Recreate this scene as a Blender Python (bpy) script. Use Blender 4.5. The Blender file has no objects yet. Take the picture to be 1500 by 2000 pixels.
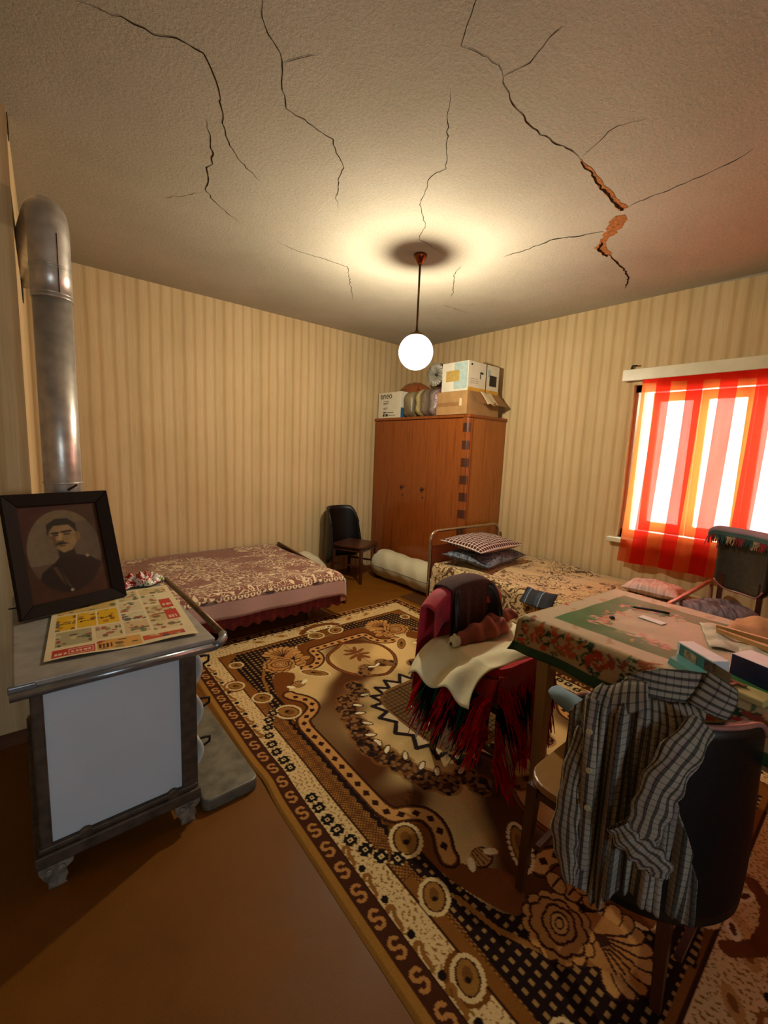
import bpy, math, random
import numpy as np
from mathutils import Vector, Matrix
random.seed(7)
np.random.seed(7)
scene = bpy.context.scene
COL = scene.collection
PI = math.pi

# ------------------------------------------------------------------ camera
CAM_H = 1.5
cam_data = bpy.data.cameras.new('camera')
cam = bpy.data.objects.new('camera', cam_data)
COL.objects.link(cam)
_R = Vector((0.76438625, -0.64348401, 0.04052154))
_D = Vector((-0.05695346, -0.12998899, -0.98987836))
_F = Vector((0.64223825, 0.75434156, -0.13601044))
m = Matrix(((_R.x, -_D.x, -_F.x, 0), (_R.y, -_D.y, -_F.y, 0), (_R.z, -_D.z, -_F.z, CAM_H), (0, 0, 0, 1)))
cam.matrix_world = m
cam_data.sensor_fit = 'HORIZONTAL'
cam_data.sensor_width = 36.0
cam_data.lens = 852.95 / 1500 * 36
cam_data.clip_start = 0.02
scene.camera = cam

# ------------------------------------------------------------------ exposure, sky, lights
vs = scene.view_settings
vs.view_transform = 'Standard'
vs.look = 'None'
vs.exposure = 0.0
vs.gamma = 1.0
vs.use_curve_mapping = False
world = bpy.data.worlds.new('sky')
scene.world = world
world.use_nodes = True
wn = world.node_tree.nodes
wl = world.node_tree.links
wn.clear()
wout = wn.new('ShaderNodeOutputWorld')
wbg = wn.new('ShaderNodeBackground')
wtc = wn.new('ShaderNodeTexCoord')
wsep = wn.new('ShaderNodeSeparateXYZ')
wrp = wn.new('ShaderNodeValToRGB')
wrp.color_ramp.elements[0].position = 0.0
wrp.color_ramp.elements[0].color = (0.80, 0.86, 0.90, 1)
wrp.color_ramp.elements[1].position = 0.6
wrp.color_ramp.elements[1].color = (0.55, 0.76, 1.0, 1)
wl.new(wtc.outputs['Generated'], wsep.inputs[0])
wl.new(wsep.outputs['Z'], wrp.inputs[0])
wl.new(wrp.outputs[0], wbg.inputs[0])
wl.new(wbg.outputs[0], wout.inputs[0])
wbg.inputs[1].default_value = 22.0


def portal(name, loc, normal, sx, sy):
    l = bpy.data.lights.new(name, 'AREA')
    l.shape = 'RECTANGLE'
    l.size = sx
    l.size_y = sy
    l.cycles.is_portal = True
    o = bpy.data.objects.new(name, l)
    COL.objects.link(o)
    o.location = loc
    o.rotation_euler = Vector(normal).to_track_quat('-Z', 'Y').to_euler()
    return o


portal('window_portal', (4.42, 0.75, 1.5), (-1, 0, 0), 1.75, 1.4)
portal('rear_window_portal', (-0.30, -2.72, 1.50), (0, 1, 0), 0.9, 0.9)
LAMP_POS = (2.275, 2.39, 2.225)
LAMP_W = 280.0

# ------------------------------------------------------------------ helpers


def C(h, g=1.0):
    h = h.lstrip('#')
    r = []
    for i in (0, 2, 4):
        c = int(h[i:i + 2], 16) / 255
        c = c / 12.92 if c <= 0.04045 else ((c + 0.055) / 1.055) ** 2.4
        r.append(c * g)
    return (r[0], r[1], r[2], 1.0)


class N:
    """tiny node-tree writer"""

    def __init__(s, name):
        s.m = bpy.data.materials.new(name)
        s.m.use_nodes = True
        s.t = s.m.node_tree
        s.b = s.t.nodes['Principled BSDF']
        s.out = s.t.nodes['Material Output']

    def n(s, typ, ins=None, **kw):
        nd = s.t.nodes.new(typ)
        for k, v in kw.items():
            setattr(nd, k, v)
        for k, v in (ins or {}).items():
            s.set(nd.inputs[k], v)
        return nd

    def set(s, sock, v):
        if isinstance(v, bpy.types.NodeSocket):
            s.t.links.new(v, sock)
        else:
            sock.default_value = v

    def math(s, op, a, b=0.0, c=0.0):
        nd = s.n('ShaderNodeMath', operation=op)
        for i, v in enumerate((a, b, c)):
            s.set(nd.inputs[i], v)
        return nd.outputs[0]

    def mix(s, f, a, b, blend='MIX'):
        nd = s.n('ShaderNodeMix', data_type='RGBA', blend_type=blend)
        s.set(nd.inputs[0], f)
        s.set(nd.inputs[6], a)
        s.set(nd.inputs[7], b)
        return nd.outputs[2]

    def ramp(s, f, stops, interp='LINEAR'):
        nd = s.n('ShaderNodeValToRGB')
        cr = nd.color_ramp
        cr.interpolation = interp
        while len(cr.elements) < len(stops):
            cr.elements.new(0.5)
        for e, (p, c) in zip(cr.elements, stops):
            e.position = p
            e.color = c if len(c) == 4 else (*c, 1)
        s.set(nd.inputs[0], f)
        return nd.outputs[0]

    def coord(s, kind='Object'):
        return s.n('ShaderNodeTexCoord').outputs[kind]

    def mapping(s, v, scale=(1, 1, 1), rot=(0, 0, 0), loc=(0, 0, 0)):
        nd = s.n('ShaderNodeMapping')
        s.set(nd.inputs[0], v)
        nd.inputs['Scale'].default_value = scale
        nd.inputs['Rotation'].default_value = rot
        nd.inputs['Location'].default_value = loc
        return nd.outputs[0]

    def noise(s, v, scale, detail=3.0, rough=0.5, dist=0.0):
        nd = s.n('ShaderNodeTexNoise')
        s.set(nd.inputs['Vector'], v)
        nd.inputs['Scale'].default_value = scale
        nd.inputs['Detail'].default_value = detail
        nd.inputs['Roughness'].default_value = rough
        nd.inputs['Distortion'].default_value = dist
        return nd.outputs[0]

    def bump(s, h, strength=0.3, dist=0.01):
        nd = s.n('ShaderNodeBump')
        nd.inputs['Strength'].default_value = strength
        nd.inputs['Distance'].default_value = dist
        s.set(nd.inputs['Height'], h)
        s.t.links.new(nd.outputs[0], s.b.inputs['Normal'])

    def fin(s, col=None, rough=0.6, metal=0.0, spec=None, sheen=None):
        if col is not None:
            s.set(s.b.inputs['Base Color'], col)
        s.set(s.b.inputs['Roughness'], rough)
        s.set(s.b.inputs['Metallic'], metal)
        if spec is not None:
            s.b.inputs['Specular IOR Level'].default_value = spec
        if sheen is not None:
            s.b.inputs['Sheen Weight'].default_value = sheen
        return s.m


def mat_plain(name, col, rough=0.6, metal=0.0, var=0.12, scale=30, bump=0.0, spec=None, sheen=None, bscale=None):
    n = N(name)
    v = n.coord()
    f = n.noise(v, scale, 4)
    d = tuple(c * (1 - var * 2) for c in col[:3]) + (1,)
    l = tuple(min(1, c * (1 + var)) for c in col[:3]) + (1,)
    if bump:
        n.bump(n.noise(v, bscale or scale * 3, 4), bump, 0.01)
    return n.fin(n.ramp(f, [(0.3, d), (0.7, l)]), rough, metal, spec, sheen)


def mat_vcol(name, rough=0.8, grain=0.15, gscale=300, bump=0.0, spec=0.3, sheen=None):
    n = N(name)
    a = n.n('ShaderNodeVertexColor', layer_name='paint')
    v = n.coord()
    f = n.noise(v, gscale, 2)
    g = n.ramp(f, [(0.3, (1 - grain * 2,) * 3), (0.7, (1 + grain,) * 3)])
    col = n.mix(1.0, a.outputs[0], g, 'MULTIPLY')
    if bump:
        n.bump(f, bump, 0.004)
    return n.fin(col, rough, 0, spec, sheen)


def mat_wood(name, dark, light, rough=0.35, axis=2, scale=6, dist=3.0, spec=0.5):
    n = N(name)
    sc = [12, 12, 12]
    sc[axis] = 0.8
    v = n.mapping(n.coord(), tuple(sc))
    f = n.noise(v, scale / 6, 5, 0.6, dist)
    f2 = n.noise(n.mapping(n.coord(), tuple(x * 5 for x in sc)), 2.0, 3)
    c = n.ramp(f, [(0.25, dark), (0.5, light), (0.75, tuple((a + b) / 2 for a, b in zip(dark, light)))])
    c2 = n.mix(0.25, c, n.ramp(f2, [(0.3, dark), (0.7, light)]))
    return n.fin(c2, rough, 0, spec)


_org = {}


def empty(name, loc, label=None, cat=None, group=None):
    o = bpy.data.objects.new(name, None)
    COL.objects.link(o)
    o.location = loc
    o.empty_display_size = 0.05
    _org[o.name] = Vector(loc)
    if label:
        tag(o, label, cat, group)
    return o


def tag(o, label=None, cat=None, group=None, kind=None):
    if label:
        o['label'] = label
    if cat:
        o['category'] = cat
    if group:
        o['group'] = group
    if kind:
        o['kind'] = kind
    return o


class MB:
    def __init__(s):
        s.v = []
        s.f = []
        s.uv = {}
        s.sm = []
        s.mi = []

    def add(s, vs_, fs, smooth=False, mi=0):
        b = len(s.v)
        s.v += [tuple(p) for p in vs_]
        for f in fs:
            s.f.append(tuple(i + b for i in f))
            s.sm.append(smooth)
            s.mi.append(mi)
        return b

    def box(s, lo, hi, rz=0.0, piv=None, mi=0):
        x0, y0, z0 = lo
        x1, y1, z1 = hi
        P = [(x0, y0, z0), (x1, y0, z0), (x1, y1, z0), (x0, y1, z0), (x0, y0, z1), (x1, y0, z1), (x1, y1, z1), (x0, y1, z1)]
        if rz:
            px, py = piv if piv else ((x0 + x1) / 2, (y0 + y1) / 2)
            c, n_ = math.cos(rz), math.sin(rz)
            P = [(px + (x - px) * c - (y - py) * n_, py + (x - px) * n_ + (y - py) * c, z) for x, y, z in P]
        s.add(P, [(0, 3, 2, 1), (4, 5, 6, 7), (0, 1, 5, 4), (1, 2, 6, 5), (2, 3, 7, 6), (3, 0, 4, 7)], False, mi)
        return s

    def hexa(s, P, mi=0):
        s.add(P, [(0, 3, 2, 1), (4, 5, 6, 7), (0, 1, 5, 4), (1, 2, 6, 5), (2, 3, 7, 6), (3, 0, 4, 7)], False, mi)
        return s

    def bar(s, p0, p1, w0, w1=None, n=4, ph=PI / 4, smooth=False, mi=0):
        """tapered prism between two points (n sides)"""
        w1 = w0 if w1 is None else w1
        p0, p1 = Vector(p0), Vector(p1)
        d = (p1 - p0).normalized()
        ref = Vector((1, 0, 0)) if abs(d.x) < 0.8 else Vector((0, 1, 0))
        a = (ref - d * ref.dot(d)).normalized()
        b = d.cross(a)
        vs_ = []
        k = math.sqrt(2) if n == 4 else 1
        for p, w in ((p0, w0), (p1, w1)):
            for i in range(n):
                t = 2 * PI * i / n + ph
                vs_.append(p + (a * math.cos(t) + b * math.sin(t)) * w * k)
        base = s.add(vs_, [(i, (i + 1) % n, n + (i + 1) % n, n + i) for i in range(n)], smooth, mi)
        s.add([], [], False)
        s.f.append(tuple(base + i for i in reversed(range(n))))
        s.f.append(tuple(base + n + i for i in range(n)))
        s.sm += [False, False]
        s.mi += [mi, mi]
        return s

    def cyl(s, p0, p1, r0, r1=None, n=20, mi=0):
        return s.bar(p0, p1, r0, r1, n, 0.0, True, mi)

    def tube(s, pts, r, n=10, closed=False, mi=0, rf=None):
        pts = [Vector(p) for p in pts]
        N_ = len(pts)
        rings = []
        prev = None
        for i, p in enumerate(pts):
            if closed:
                d = pts[(i + 1) % N_] - pts[i - 1]
            else:
                d = pts[min(i + 1, N_ - 1)] - pts[max(i - 1, 0)]
            d.normalize()
            if prev is None:
                ref = Vector((0, 0, 1)) if abs(d.z) < 0.9 else Vector((1, 0, 0))
            else:
                ref = prev
            a = (ref - d * ref.dot(d)).normalized()
            prev = a
            b = d.cross(a)
            rr = r if rf is None else r * rf(i / max(1, N_ - 1))
            rings.append([p + (a * math.cos(2 * PI * k / n) + b * math.sin(2 * PI * k / n)) * rr for k in range(n)])
        fs = []
        R_ = N_ if closed else N_ - 1
        for i in range(R_):
            j = (i + 1) % N_
            for k in range(n):
                l = (k + 1) % n
                fs.append((i * n + k, i * n + l, j * n + l, j * n + k))
        base = s.add([p for q in rings for p in q], fs, True, mi)
        if not closed:
            s.f.append(tuple(base + i for i in reversed(range(n))))
            s.f.append(tuple(base + (N_ - 1) * n + i for i in range(n)))
            s.sm += [False, False]
            s.mi += [mi, mi]
        return s

    def lathe(s, c, prof, n=32, mi=0, ax=None):
        """profile of (r, z) about vertical axis at c"""
        vs_ = []
        for r, z in prof:
            for k in range(n):
                t = 2 * PI * k / n
                vs_.append((c[0] + r * math.cos(t), c[1] + r * math.sin(t), c[2] + z))
        fs = []
        for i in range(len(prof) - 1):
            for k in range(n):
                l = (k + 1) % n
                fs.append((i * n + k, i * n + l, (i + 1) * n + l, (i + 1) * n + k))
        s.add(vs_, fs, True, mi)
        return s

    def prism(s, poly, z0, z1, mi=0):
        n = len(poly)
        vs_ = [(x, y, z0) for x, y in poly] + [(x, y, z1) for x, y in poly]
        s.add(vs_, [tuple(reversed(range(n))), tuple(range(n, 2 * n))] + [(i, (i + 1) % n, n + (i + 1) % n, n + i) for i in range(n)], False, mi)
        return s

    def grid(s, fn, nu, nv, uvs=True, mi=0, wrapu=False):
        vs_ = []
        base = len(s.v)
        for j in range(nv + 1):
            for i in range(nu + 1):
                p = fn(i / nu, j / nv)
                vs_.append(p[:3])
                if uvs:
                    s.uv[base + j * (nu + 1) + i] = (p[3], p[4]) if len(p) > 3 else (i / nu, j / nv)
        fs = []
        for j in range(nv):
            for i in range(nu):
                a = j * (nu + 1) + i
                fs.append((a, a + 1, a + nu + 2, a + nu + 1))
        s.add(vs_, fs, True, mi)
        return s

    def build(s, name, mats, parent=None, loc=None, thick=0.0, subsurf=0, bevel=0.0, auto=False):
        me = bpy.data.meshes.new(name)
        if parent is not None:
            org = _org[parent.name]
        elif loc is not None:
            org = Vector(loc)
        else:
            a = np.array(s.v)
            org = Vector(((a[:, 0].min() + a[:, 0].max()) / 2, (a[:, 1].min() + a[:, 1].max()) / 2, a[:, 2].min()))
        me.from_pydata([(p[0] - org.x, p[1] - org.y, p[2] - org.z) for p in s.v], [], s.f)
        me.polygons.foreach_set('use_smooth', s.sm)
        me.polygons.foreach_set('material_index', s.mi)
        if s.uv:
            uvl = me.uv_layers.new(name='UVMap')
            li = np.zeros(len(me.loops), dtype=np.int32)
            me.loops.foreach_get('vertex_index', li)
            tab = np.zeros((len(s.v), 2), dtype=np.float32)
            for k, u in s.uv.items():
                tab[k] = u
            uvl.data.foreach_set('uv', tab[li].ravel())
        me.update()
        for mt in (mats if isinstance(mats, (list, tuple)) else [mats]):
            me.materials.append(mt)
        o = bpy.data.objects.new(name, me)
        COL.objects.link(o)
        _org[o.name] = org
        if parent is not None:
            o.parent = parent
        else:
            o.location = org
        if bevel:
            md = o.modifiers.new('bevel', 'BEVEL')
            md.width = bevel
            md.segments = 2
            md.limit_method = 'ANGLE'
        if thick:
            md = o.modifiers.new('solid', 'SOLIDIFY')
            md.thickness = thick
            md.offset = -1
        if subsurf:
            md = o.modifiers.new('sub', 'SUBSURF')
            md.levels = subsurf
            md.render_levels = subsurf
        return o


def np_grid_object(name, P, col, mat, parent=None, loc=None, thick=0.0, smooth=True, label=None):
    """P: (nv,nu,3) positions, col: (nv,nu,3) linear colours -> one mesh with a colour attribute"""
    nv, nu = P.shape[:2]
    me = bpy.data.meshes.new(name)
    V = P.reshape(-1, 3).astype(np.float32)
    if parent is not None:
        org = _org[parent.name]
    else:
        org = Vector(loc) if loc is not None else Vector(((V[:, 0].min() + V[:, 0].max()) / 2, (V[:, 1].min() + V[:, 1].max()) / 2, V[:, 2].min()))
    V = V - np.array(org, dtype=np.float32)
    idx = np.arange(nv * nu).reshape(nv, nu)
    F_ = np.stack([idx[:-1, :-1], idx[:-1, 1:], idx[1:, 1:], idx[1:, :-1]], -1).reshape(-1, 4)
    nf = len(F_)
    me.vertices.add(nv * nu)
    me.vertices.foreach_set('co', V.ravel())
    me.loops.add(nf * 4)
    me.loops.foreach_set('vertex_index', F_.ravel().astype(np.int32))
    me.polygons.add(nf)
    me.polygons.foreach_set('loop_start', (np.arange(nf) * 4).astype(np.int32))
    me.polygons.foreach_set('use_smooth', np.full(nf, smooth))
    me.update(calc_edges=True)
    at = me.color_attributes.new('paint', 'FLOAT_COLOR', 'POINT')
    c4 = np.ones((nv * nu, 4), dtype=np.float32)
    c4[:, :3] = np.clip(col.reshape(-1, 3), 0, 1)
    at.data.foreach_set('color', c4.ravel())
    me.materials.append(mat)
    o = bpy.data.objects.new(name, me)
    COL.objects.link(o)
    _org[o.name] = org
    if parent is not None:
        o.parent = parent
    else:
        o.location = org
    if thick:
        md = o.modifiers.new('solid', 'SOLIDIFY')
        md.thickness = thick
        md.offset = -1
    return o


class Paint:
    """raster painter in metres: x right 0..W, y down 0..Ht"""

    def __init__(s, W, Ht, step, base=None, fold=False):
        s.W, s.H = W, Ht
        s.nu = int(round(W / step)) + 1
        s.nv = int(round(Ht / step)) + 1
        s.U, s.V = np.meshgrid(np.linspace(0, W, s.nu), np.linspace(0, Ht, s.nv))
        s.X, s.Y = s.U, s.V
        if fold:
            s.X = np.minimum(s.U, W - s.U)
            s.Y = np.minimum(s.V, Ht - s.V)
        s.img = np.zeros((s.nv, s.nu, 3))
        if base is not None:
            s.img[:] = base[:3]

    def unfold(s):
        s.X, s.Y = s.U, s.V
        return s

    def put(s, mask, c, a=1.0):
        if np.ndim(c) == 3:
            s.img[mask] = s.img[mask] * (1 - a) + c[mask] * a
        else:
            s.img[mask] = s.img[mask] * (1 - a) + np.array(c[:3]) * a

    def inpoly(s, poly):
        X, Y = s.X, s.Y
        r = np.zeros(X.shape, bool)
        n = len(poly)
        for i in range(n):
            x0, y0 = poly[i]
            x1, y1 = poly[(i + 1) % n]
            if y0 == y1:
                continue
            k = ((Y < y0) != (Y < y1)) & (X < (x1 - x0) * (Y - y0) / (y1 - y0) + x0)
            r ^= k
        return r

    def poly(s, poly, c, a=1.0):
        s.put(s.inpoly(poly), c, a)

    def dist(s, pts, closed=False):
        d = np.full(s.X.shape, 9.0)
        L = list(pts) + ([pts[0]] if closed else [])
        for (x0, y0), (x1, y1) in zip(L[:-1], L[1:]):
            dx, dy = x1 - x0, y1 - y0
            q = dx * dx + dy * dy + 1e-12
            t = np.clip(((s.X - x0) * dx + (s.Y - y0) * dy) / q, 0, 1)
            d = np.minimum(d, np.hypot(s.X - x0 - t * dx, s.Y - y0 - t * dy))
        return d

    def line(s, pts, w, c, closed=False, a=1.0):
        s.put(s.dist(pts, closed) < w / 2, c, a)

    def disc(s, c0, rx, c, ry=None, rot=0.0, a=1.0):
        ry = ry or rx
        dx, dy = s.X - c0[0], s.Y - c0[1]
        u = dx * math.cos(rot) + dy * math.sin(rot)
        v = -dx * math.sin(rot) + dy * math.cos(rot)
        s.put((u / rx) ** 2 + (v / ry) ** 2 < 1, c, a)

    def ring(s, c0, rx, w, c, ry=None, rot=0.0, scal=0, depth=0.15):
        ry = ry or rx
        dx, dy = s.X - c0[0], s.Y - c0[1]
        u = dx * math.cos(rot) + dy * math.sin(rot)
        v = -dx * math.sin(rot) + dy * math.cos(rot)
        q = np.sqrt((u / rx) ** 2 + (v / ry) ** 2)
        if scal:
            q = q / (1 + depth * np.abs(np.sin(np.arctan2(v, u) * scal / 2)))
        s.put(np.abs(q - 1) < w / rx / 2, c)

    def rect(s, x0, y0, x1, y1, c, a=1.0):
        s.put((s.X >= x0) & (s.X <= x1) & (s.Y >= y0) & (s.Y <= y1), c, a)


def resample(pts, d):
    out = []
    acc = 0.0
    nxt = d / 2
    for (x0, y0), (x1, y1) in zip(pts[:-1], pts[1:]):
        L = math.hypot(x1 - x0, y1 - y0)
        while acc + L >= nxt:
            t = (nxt - acc) / L
            out.append((x0 + (x1 - x0) * t, y0 + (y1 - y0) * t, math.atan2(y1 - y0, x1 - x0)))
            nxt += d
        acc += L
    return out


def smooth_path(pts, k=4, closed=False):
    """Catmull-Rom"""
    P = [np.array(p, float) for p in pts]
    n = len(P)
    out = []
    rng = range(n if closed else n - 1)
    for i in rng:
        g = (lambda j: P[j % n]) if closed else (lambda j: P[max(0, min(n - 1, j))])
        p0, p1, p2, p3 = g(i - 1), g(i), g(i + 1), g(i + 2)
        for t in np.linspace(0, 1, k, endpoint=False):
            out.append(tuple(0.5 * ((2 * p1) + (-p0 + p2) * t + (2 * p0 - 5 * p1 + 4 * p2 - p3) * t * t + (-p0 + 3 * p1 - 3 * p2 + p3) * t ** 3)))
    if not closed:
        out.append(tuple(P[-1]))
    return out


def fbm(X, Y, seed, f0=1.0, octv=4):
    r = np.random.RandomState(seed)
    o = np.zeros(X.shape)
    a = 1.0
    tot = 0
    f = f0
    for k in range(octv):
        for _ in range(3):
            th = r.rand() * 2 * PI
            o += a * np.sin(f * (X * math.cos(th) + Y * math.sin(th)) + r.rand() * 6.28 + 1.3 * np.sin(f * 0.7 * (X * math.sin(th) - Y * math.cos(th)) + r.rand() * 6.28)) / 3
        tot += a
        a *= 0.55
        f *= 1.9
    return o / tot

# ------------------------------------------------------------------ setting


def wallpaper(name, axis, tint=1.0):
    n = N(name)
    v = n.coord()
    sep = n.n('ShaderNodeSeparateXYZ', {0: v})
    x = sep.outputs[axis]
    wob = n.math('MULTIPLY', n.noise(n.mapping(v, (3, 3, 0.25)), 3, 2), 0.035)
    x2 = n.math('ADD', x, wob)
    s = n.math('FRACT', n.math('DIVIDE', x2, 0.094))
    s2 = n.math('FRACT', n.math('DIVIDE', x2, 0.376))
    base = n.ramp(s, [(0.0, C('cfb68a')), (0.45, C('d1b88c')), (0.64, C('c3a677')), (0.76, C('c0a274')), (0.95, C('cfb68a'))])
    alt = n.ramp(s2, [(0.0, (1, 1, 1)), (0.22, (1, 1, 1)), (0.3, (.93, .92, .88)), (0.47, (.93, .92, .88)), (0.55, (1.0, 0.98, 0.95)), (1, (1, 1, 1))])
    col = n.mix(1.0, base, alt, 'MULTIPLY')
    sc = [60, 60, 60]
    sc[2] = 2.0
    fib = n.noise(n.mapping(v, tuple(sc)), 2.0, 4, 0.7)
    col = n.mix(1.0, col, n.ramp(fib, [(0.3, (0.86, 0.85, 0.82)), (0.7, (1.05, 1.04, 1.03))]), 'MULTIPLY')
    st = n.noise(v, 1.1, 4, 0.6)
    col = n.mix(0.35, col, n.mix(1.0, col, n.ramp(st, [(0.35, (0.80, 0.74, 0.64)), (0.6, (1, 1, 1))]), 'MULTIPLY'))
    n.bump(fib, 0.12, 0.004)
    return n.fin(col, 0.75, 0, 0.25)


M_paperX = wallpaper('wallpaper_stripes_left', 'X')
M_paperY = wallpaper('wallpaper_stripes_right', 'Y')


def ceiling_mat():
    n = N('rough_plaster')
    v = n.coord()
    f = n.noise(v, 70, 5, 0.7)
    f2 = n.noise(v, 12, 5, 0.7)
    big = n.noise(v, 1.3, 3, 0.5)
    col = n.ramp(big, [(0.3, C('a59c88')), (0.7, C('b4ab98'))])
    col = n.mix(1.0, col, n.ramp(f, [(0.3, (0.86, 0.85, 0.83)), (0.65, (1.03, 1.03, 1.03))]), 'MULTIPLY')
    n.bump(n.math('ADD', f, n.math('MULTIPLY', f2, 0.8)), 0.38, 0.012)
    return n.fin(col, 0.9, 0, 0.15)


def floor_mat():
    n = N('brown_lino')
    v = n.coord()
    f = n.noise(v, 3, 4, 0.6)
    g = n.noise(v, 220, 2)
    col = n.ramp(f, [(0.3, C('6c3f06')), (0.7, C('7a4909'))])
    col = n.mix(1.0, col, n.ramp(g, [(0.3, (0.85, 0.85, 0.85)), (0.7, (1.06, 1.06, 1.06))]), 'MULTIPLY')
    n.bump(n.noise(v, 6, 3), 0.12, 0.02)
    return n.fin(col, n.ramp(f, [(0.3, (0.45,) * 3), (0.7, (0.6,) * 3)]), 0, 0.22)


M_ceil = ceiling_mat()
M_floor = floor_mat()
M_crack = mat_plain('crack_shadow', C('2c1c0e'), 0.95, var=0.2, spec=0.0)
M_crackl = mat_plain('crack_lit_side', C('a86c3c'), 0.9, var=0.25, scale=60, spec=0.1)  # lit inner wall of the wide cracks, painted as lighter brown strips
M_white_paint = mat_plain('cream_gloss_paint', C('d9cfae'), 0.3, var=0.05, scale=8)
M_soot = mat_plain('soot', C('120c08'), 0.95, var=0.3)
M_glass = N('window_glass')
_t = M_glass.n('ShaderNodeBsdfTransparent', {0: (0.95, 0.97, 0.97, 1)})
_g = M_glass.n('ShaderNodeBsdfGlossy', {'Roughness': 0.02})
_fr = M_glass.n('ShaderNodeFresnel', {'IOR': 1.45})
_mx = M_glass.n('ShaderNodeMixShader', {0: _fr.outputs[0], 1: _t.outputs[0], 2: _g.outputs[0]})
M_glass.t.links.new(_mx.outputs[0], M_glass.out.inputs[0])
M_glass = M_glass.m

CEIL = 2.886
XB, YA = 4.2, 4.45
Z0 = (0, 0, 0)


def struct(name, mb, mt, parent=None, **k):
    o = mb.build(name, mt, parent, loc=None if parent else Z0, **k)
    o['kind'] = 'structure'
    return o


struct('floor', MB().box((-1.6, -2.6, -0.1), (4.45, 4.7, 0.0)), M_floor)
ceil = struct('ceiling', MB().box((-1.6, -2.6, CEIL), (4.45, 4.7, CEIL + 0.1)), M_ceil)
struct('wall_left', MB().box((-1.6, YA, 0), (4.45, YA + 0.25, CEIL)), M_paperX)
struct('wall_side', MB().box((-1.85, -2.6, 0), (-1.6, 4.7, CEIL)), M_paperY)
WY0, WY1, WZ0, WZ1 = -0.12, 1.62, 0.82, 2.17
w = MB()
w.box((XB, -2.6, 0), (XB + 0.25, WY0, CEIL)).box((XB, WY1, 0), (XB + 0.25, YA, CEIL))
w.box((XB, WY0, 0), (XB + 0.25, WY1, WZ0)).box((XB, WY0, WZ1), (XB + 0.25, WY1, CEIL))
struct('wall_right', w, M_paperY)
# the wall behind the camera, with a window of its own that lets the cool light in
w = MB()
w.box((-1.6, -2.85, 0), (-0.75, -2.6, CEIL)).box((0.15, -2.85, 0), (4.45, -2.6, CEIL))
w.box((-0.75, -2.85, 0), (0.15, -2.6, 1.05)).box((-0.75, -2.85, 1.95), (0.15, -2.6, CEIL))
struct('wall_back', w, M_paperX)
w = MB()
for x0, x1 in ((-0.75, -0.69), (0.09, 0.15), (-0.33, -0.27)):
    w.box((x0, -2.73, 1.05), (x1, -2.67, 1.95))
w.box((-0.75, -2.73, 1.05), (0.15, -2.67, 1.11)).box((-0.75, -2.73, 1.89), (0.15, -2.67, 1.95))
w2 = struct('window_2', w, M_white_paint)
MB().box((-0.69, -2.705, 1.11), (-0.33, -2.70, 1.89)).build('pane', M_glass, w2)
MB().box((-0.27, -2.705, 1.11), (0.09, -2.70, 1.89)).build('pane', M_glass, w2)

# chimney breast on the left with the soot-rimmed flue hole
cb = MB().prism([(-1.6, 2.648), (0.058, 2.648), (0.149, YA), (-1.6, YA)], 0, CEIL)
chim = struct('wall_chimney', cb, M_paperX)
sd = Vector((0.091, 1.802, 0)).normalized()
hc = Vector((0.058, 2.648, 2.40)) + sd * 0.66
nrm = Vector((sd.y, -sd.x, 0))
hm = MB()
ring = []
rr = random.Random(3)
for k in range(22):
    t = 2 * PI * k / 22
    rad = 0.125 * (1 + 0.25 * rr.random())
    ring.append(hc + nrm * 0.004 + sd * math.cos(t) * rad + Vector((0, 0, 1)) * math.sin(t) * rad * 1.0)
hm.add(ring, [tuple(range(22))])
hm.build('flue_hole', M_soot, chim, thick=0.004)
hs = MB()
tp = Vector((0.058, 2.66, 2.87))
pts = [(0.0, 0.0), (0.05, 0.01), (0.075, -0.05), (0.03, -0.1), (0.01, -0.06), (0.0, -0.09)]
hs.add([tp + nrm * 0.003 + sd * a_ + Vector((0, 0, b_)) for a_, b_ in pts], [tuple(range(6))])
hs.build('plaster_chip', M_soot, chim, thick=0.003)
M_skirt = mat_plain('brown_skirting', C('5a3312'), 0.6, var=0.2, scale=12)
struct('baseboard_left', MB().box((-1.6, 2.632, 0), (0.06, 2.648, 0.065)), M_skirt)
struct('trim_2', MB().hexa([(XB - 0.03, -2.6, 2.80), (XB, -2.6, 2.80), (XB, 1.25, 2.882), (XB - 0.001, 1.25, 2.882),
                            (XB - 0.05, -2.6, CEIL), (XB, -2.6, CEIL), (XB, 1.25, CEIL), (XB - 0.004, 1.25, CEIL)]), M_ceil)

# window in the right wall
w = MB()
FX0, FX1 = 4.26, 4.33
w.box((FX0, WY1 - 0.07, WZ0), (FX1, WY1, WZ1)).box((FX0, WY0, WZ0), (FX1, WY0 + 0.07, WZ1))
w.box((FX0, WY0, WZ0), (FX1, WY1, WZ0 + 0.07)).box((FX0, WY0, WZ1 - 0.06), (FX1, WY1, WZ1))
win = struct('window_1', w, M_white_paint)
for ga, gb in ((1.43, 1.18), (1.075, 0.83), (0.725, 0.48), (0.37, 0.12)):
    s = MB()
    e = 0.05
    ga2, gb2 = ga + e, gb - e
    s.box((4.275, gb2, 0.90), (4.315, gb, 2.10)).box((4.275, ga, 0.90), (4.315, ga2, 2.10))
    s.box((4.275, gb, 0.90), (4.315, ga, 0.985)).box((4.275, gb, 2.025), (4.315, ga, 2.10))
    so = s.build('sash', M_white_paint, win)
    MB().box((4.293, gb, 0.985), (4.297, ga, 2.025)).build('pane', M_glass, so)
for ya, yb in ((1.13, 1.125), (0.43, 0.42)):
    pass
struct('trim_1', MB().box((4.135, -0.2, 0.775), (4.26, 1.69, 0.82)), M_white_paint, bevel=0.006)

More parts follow.
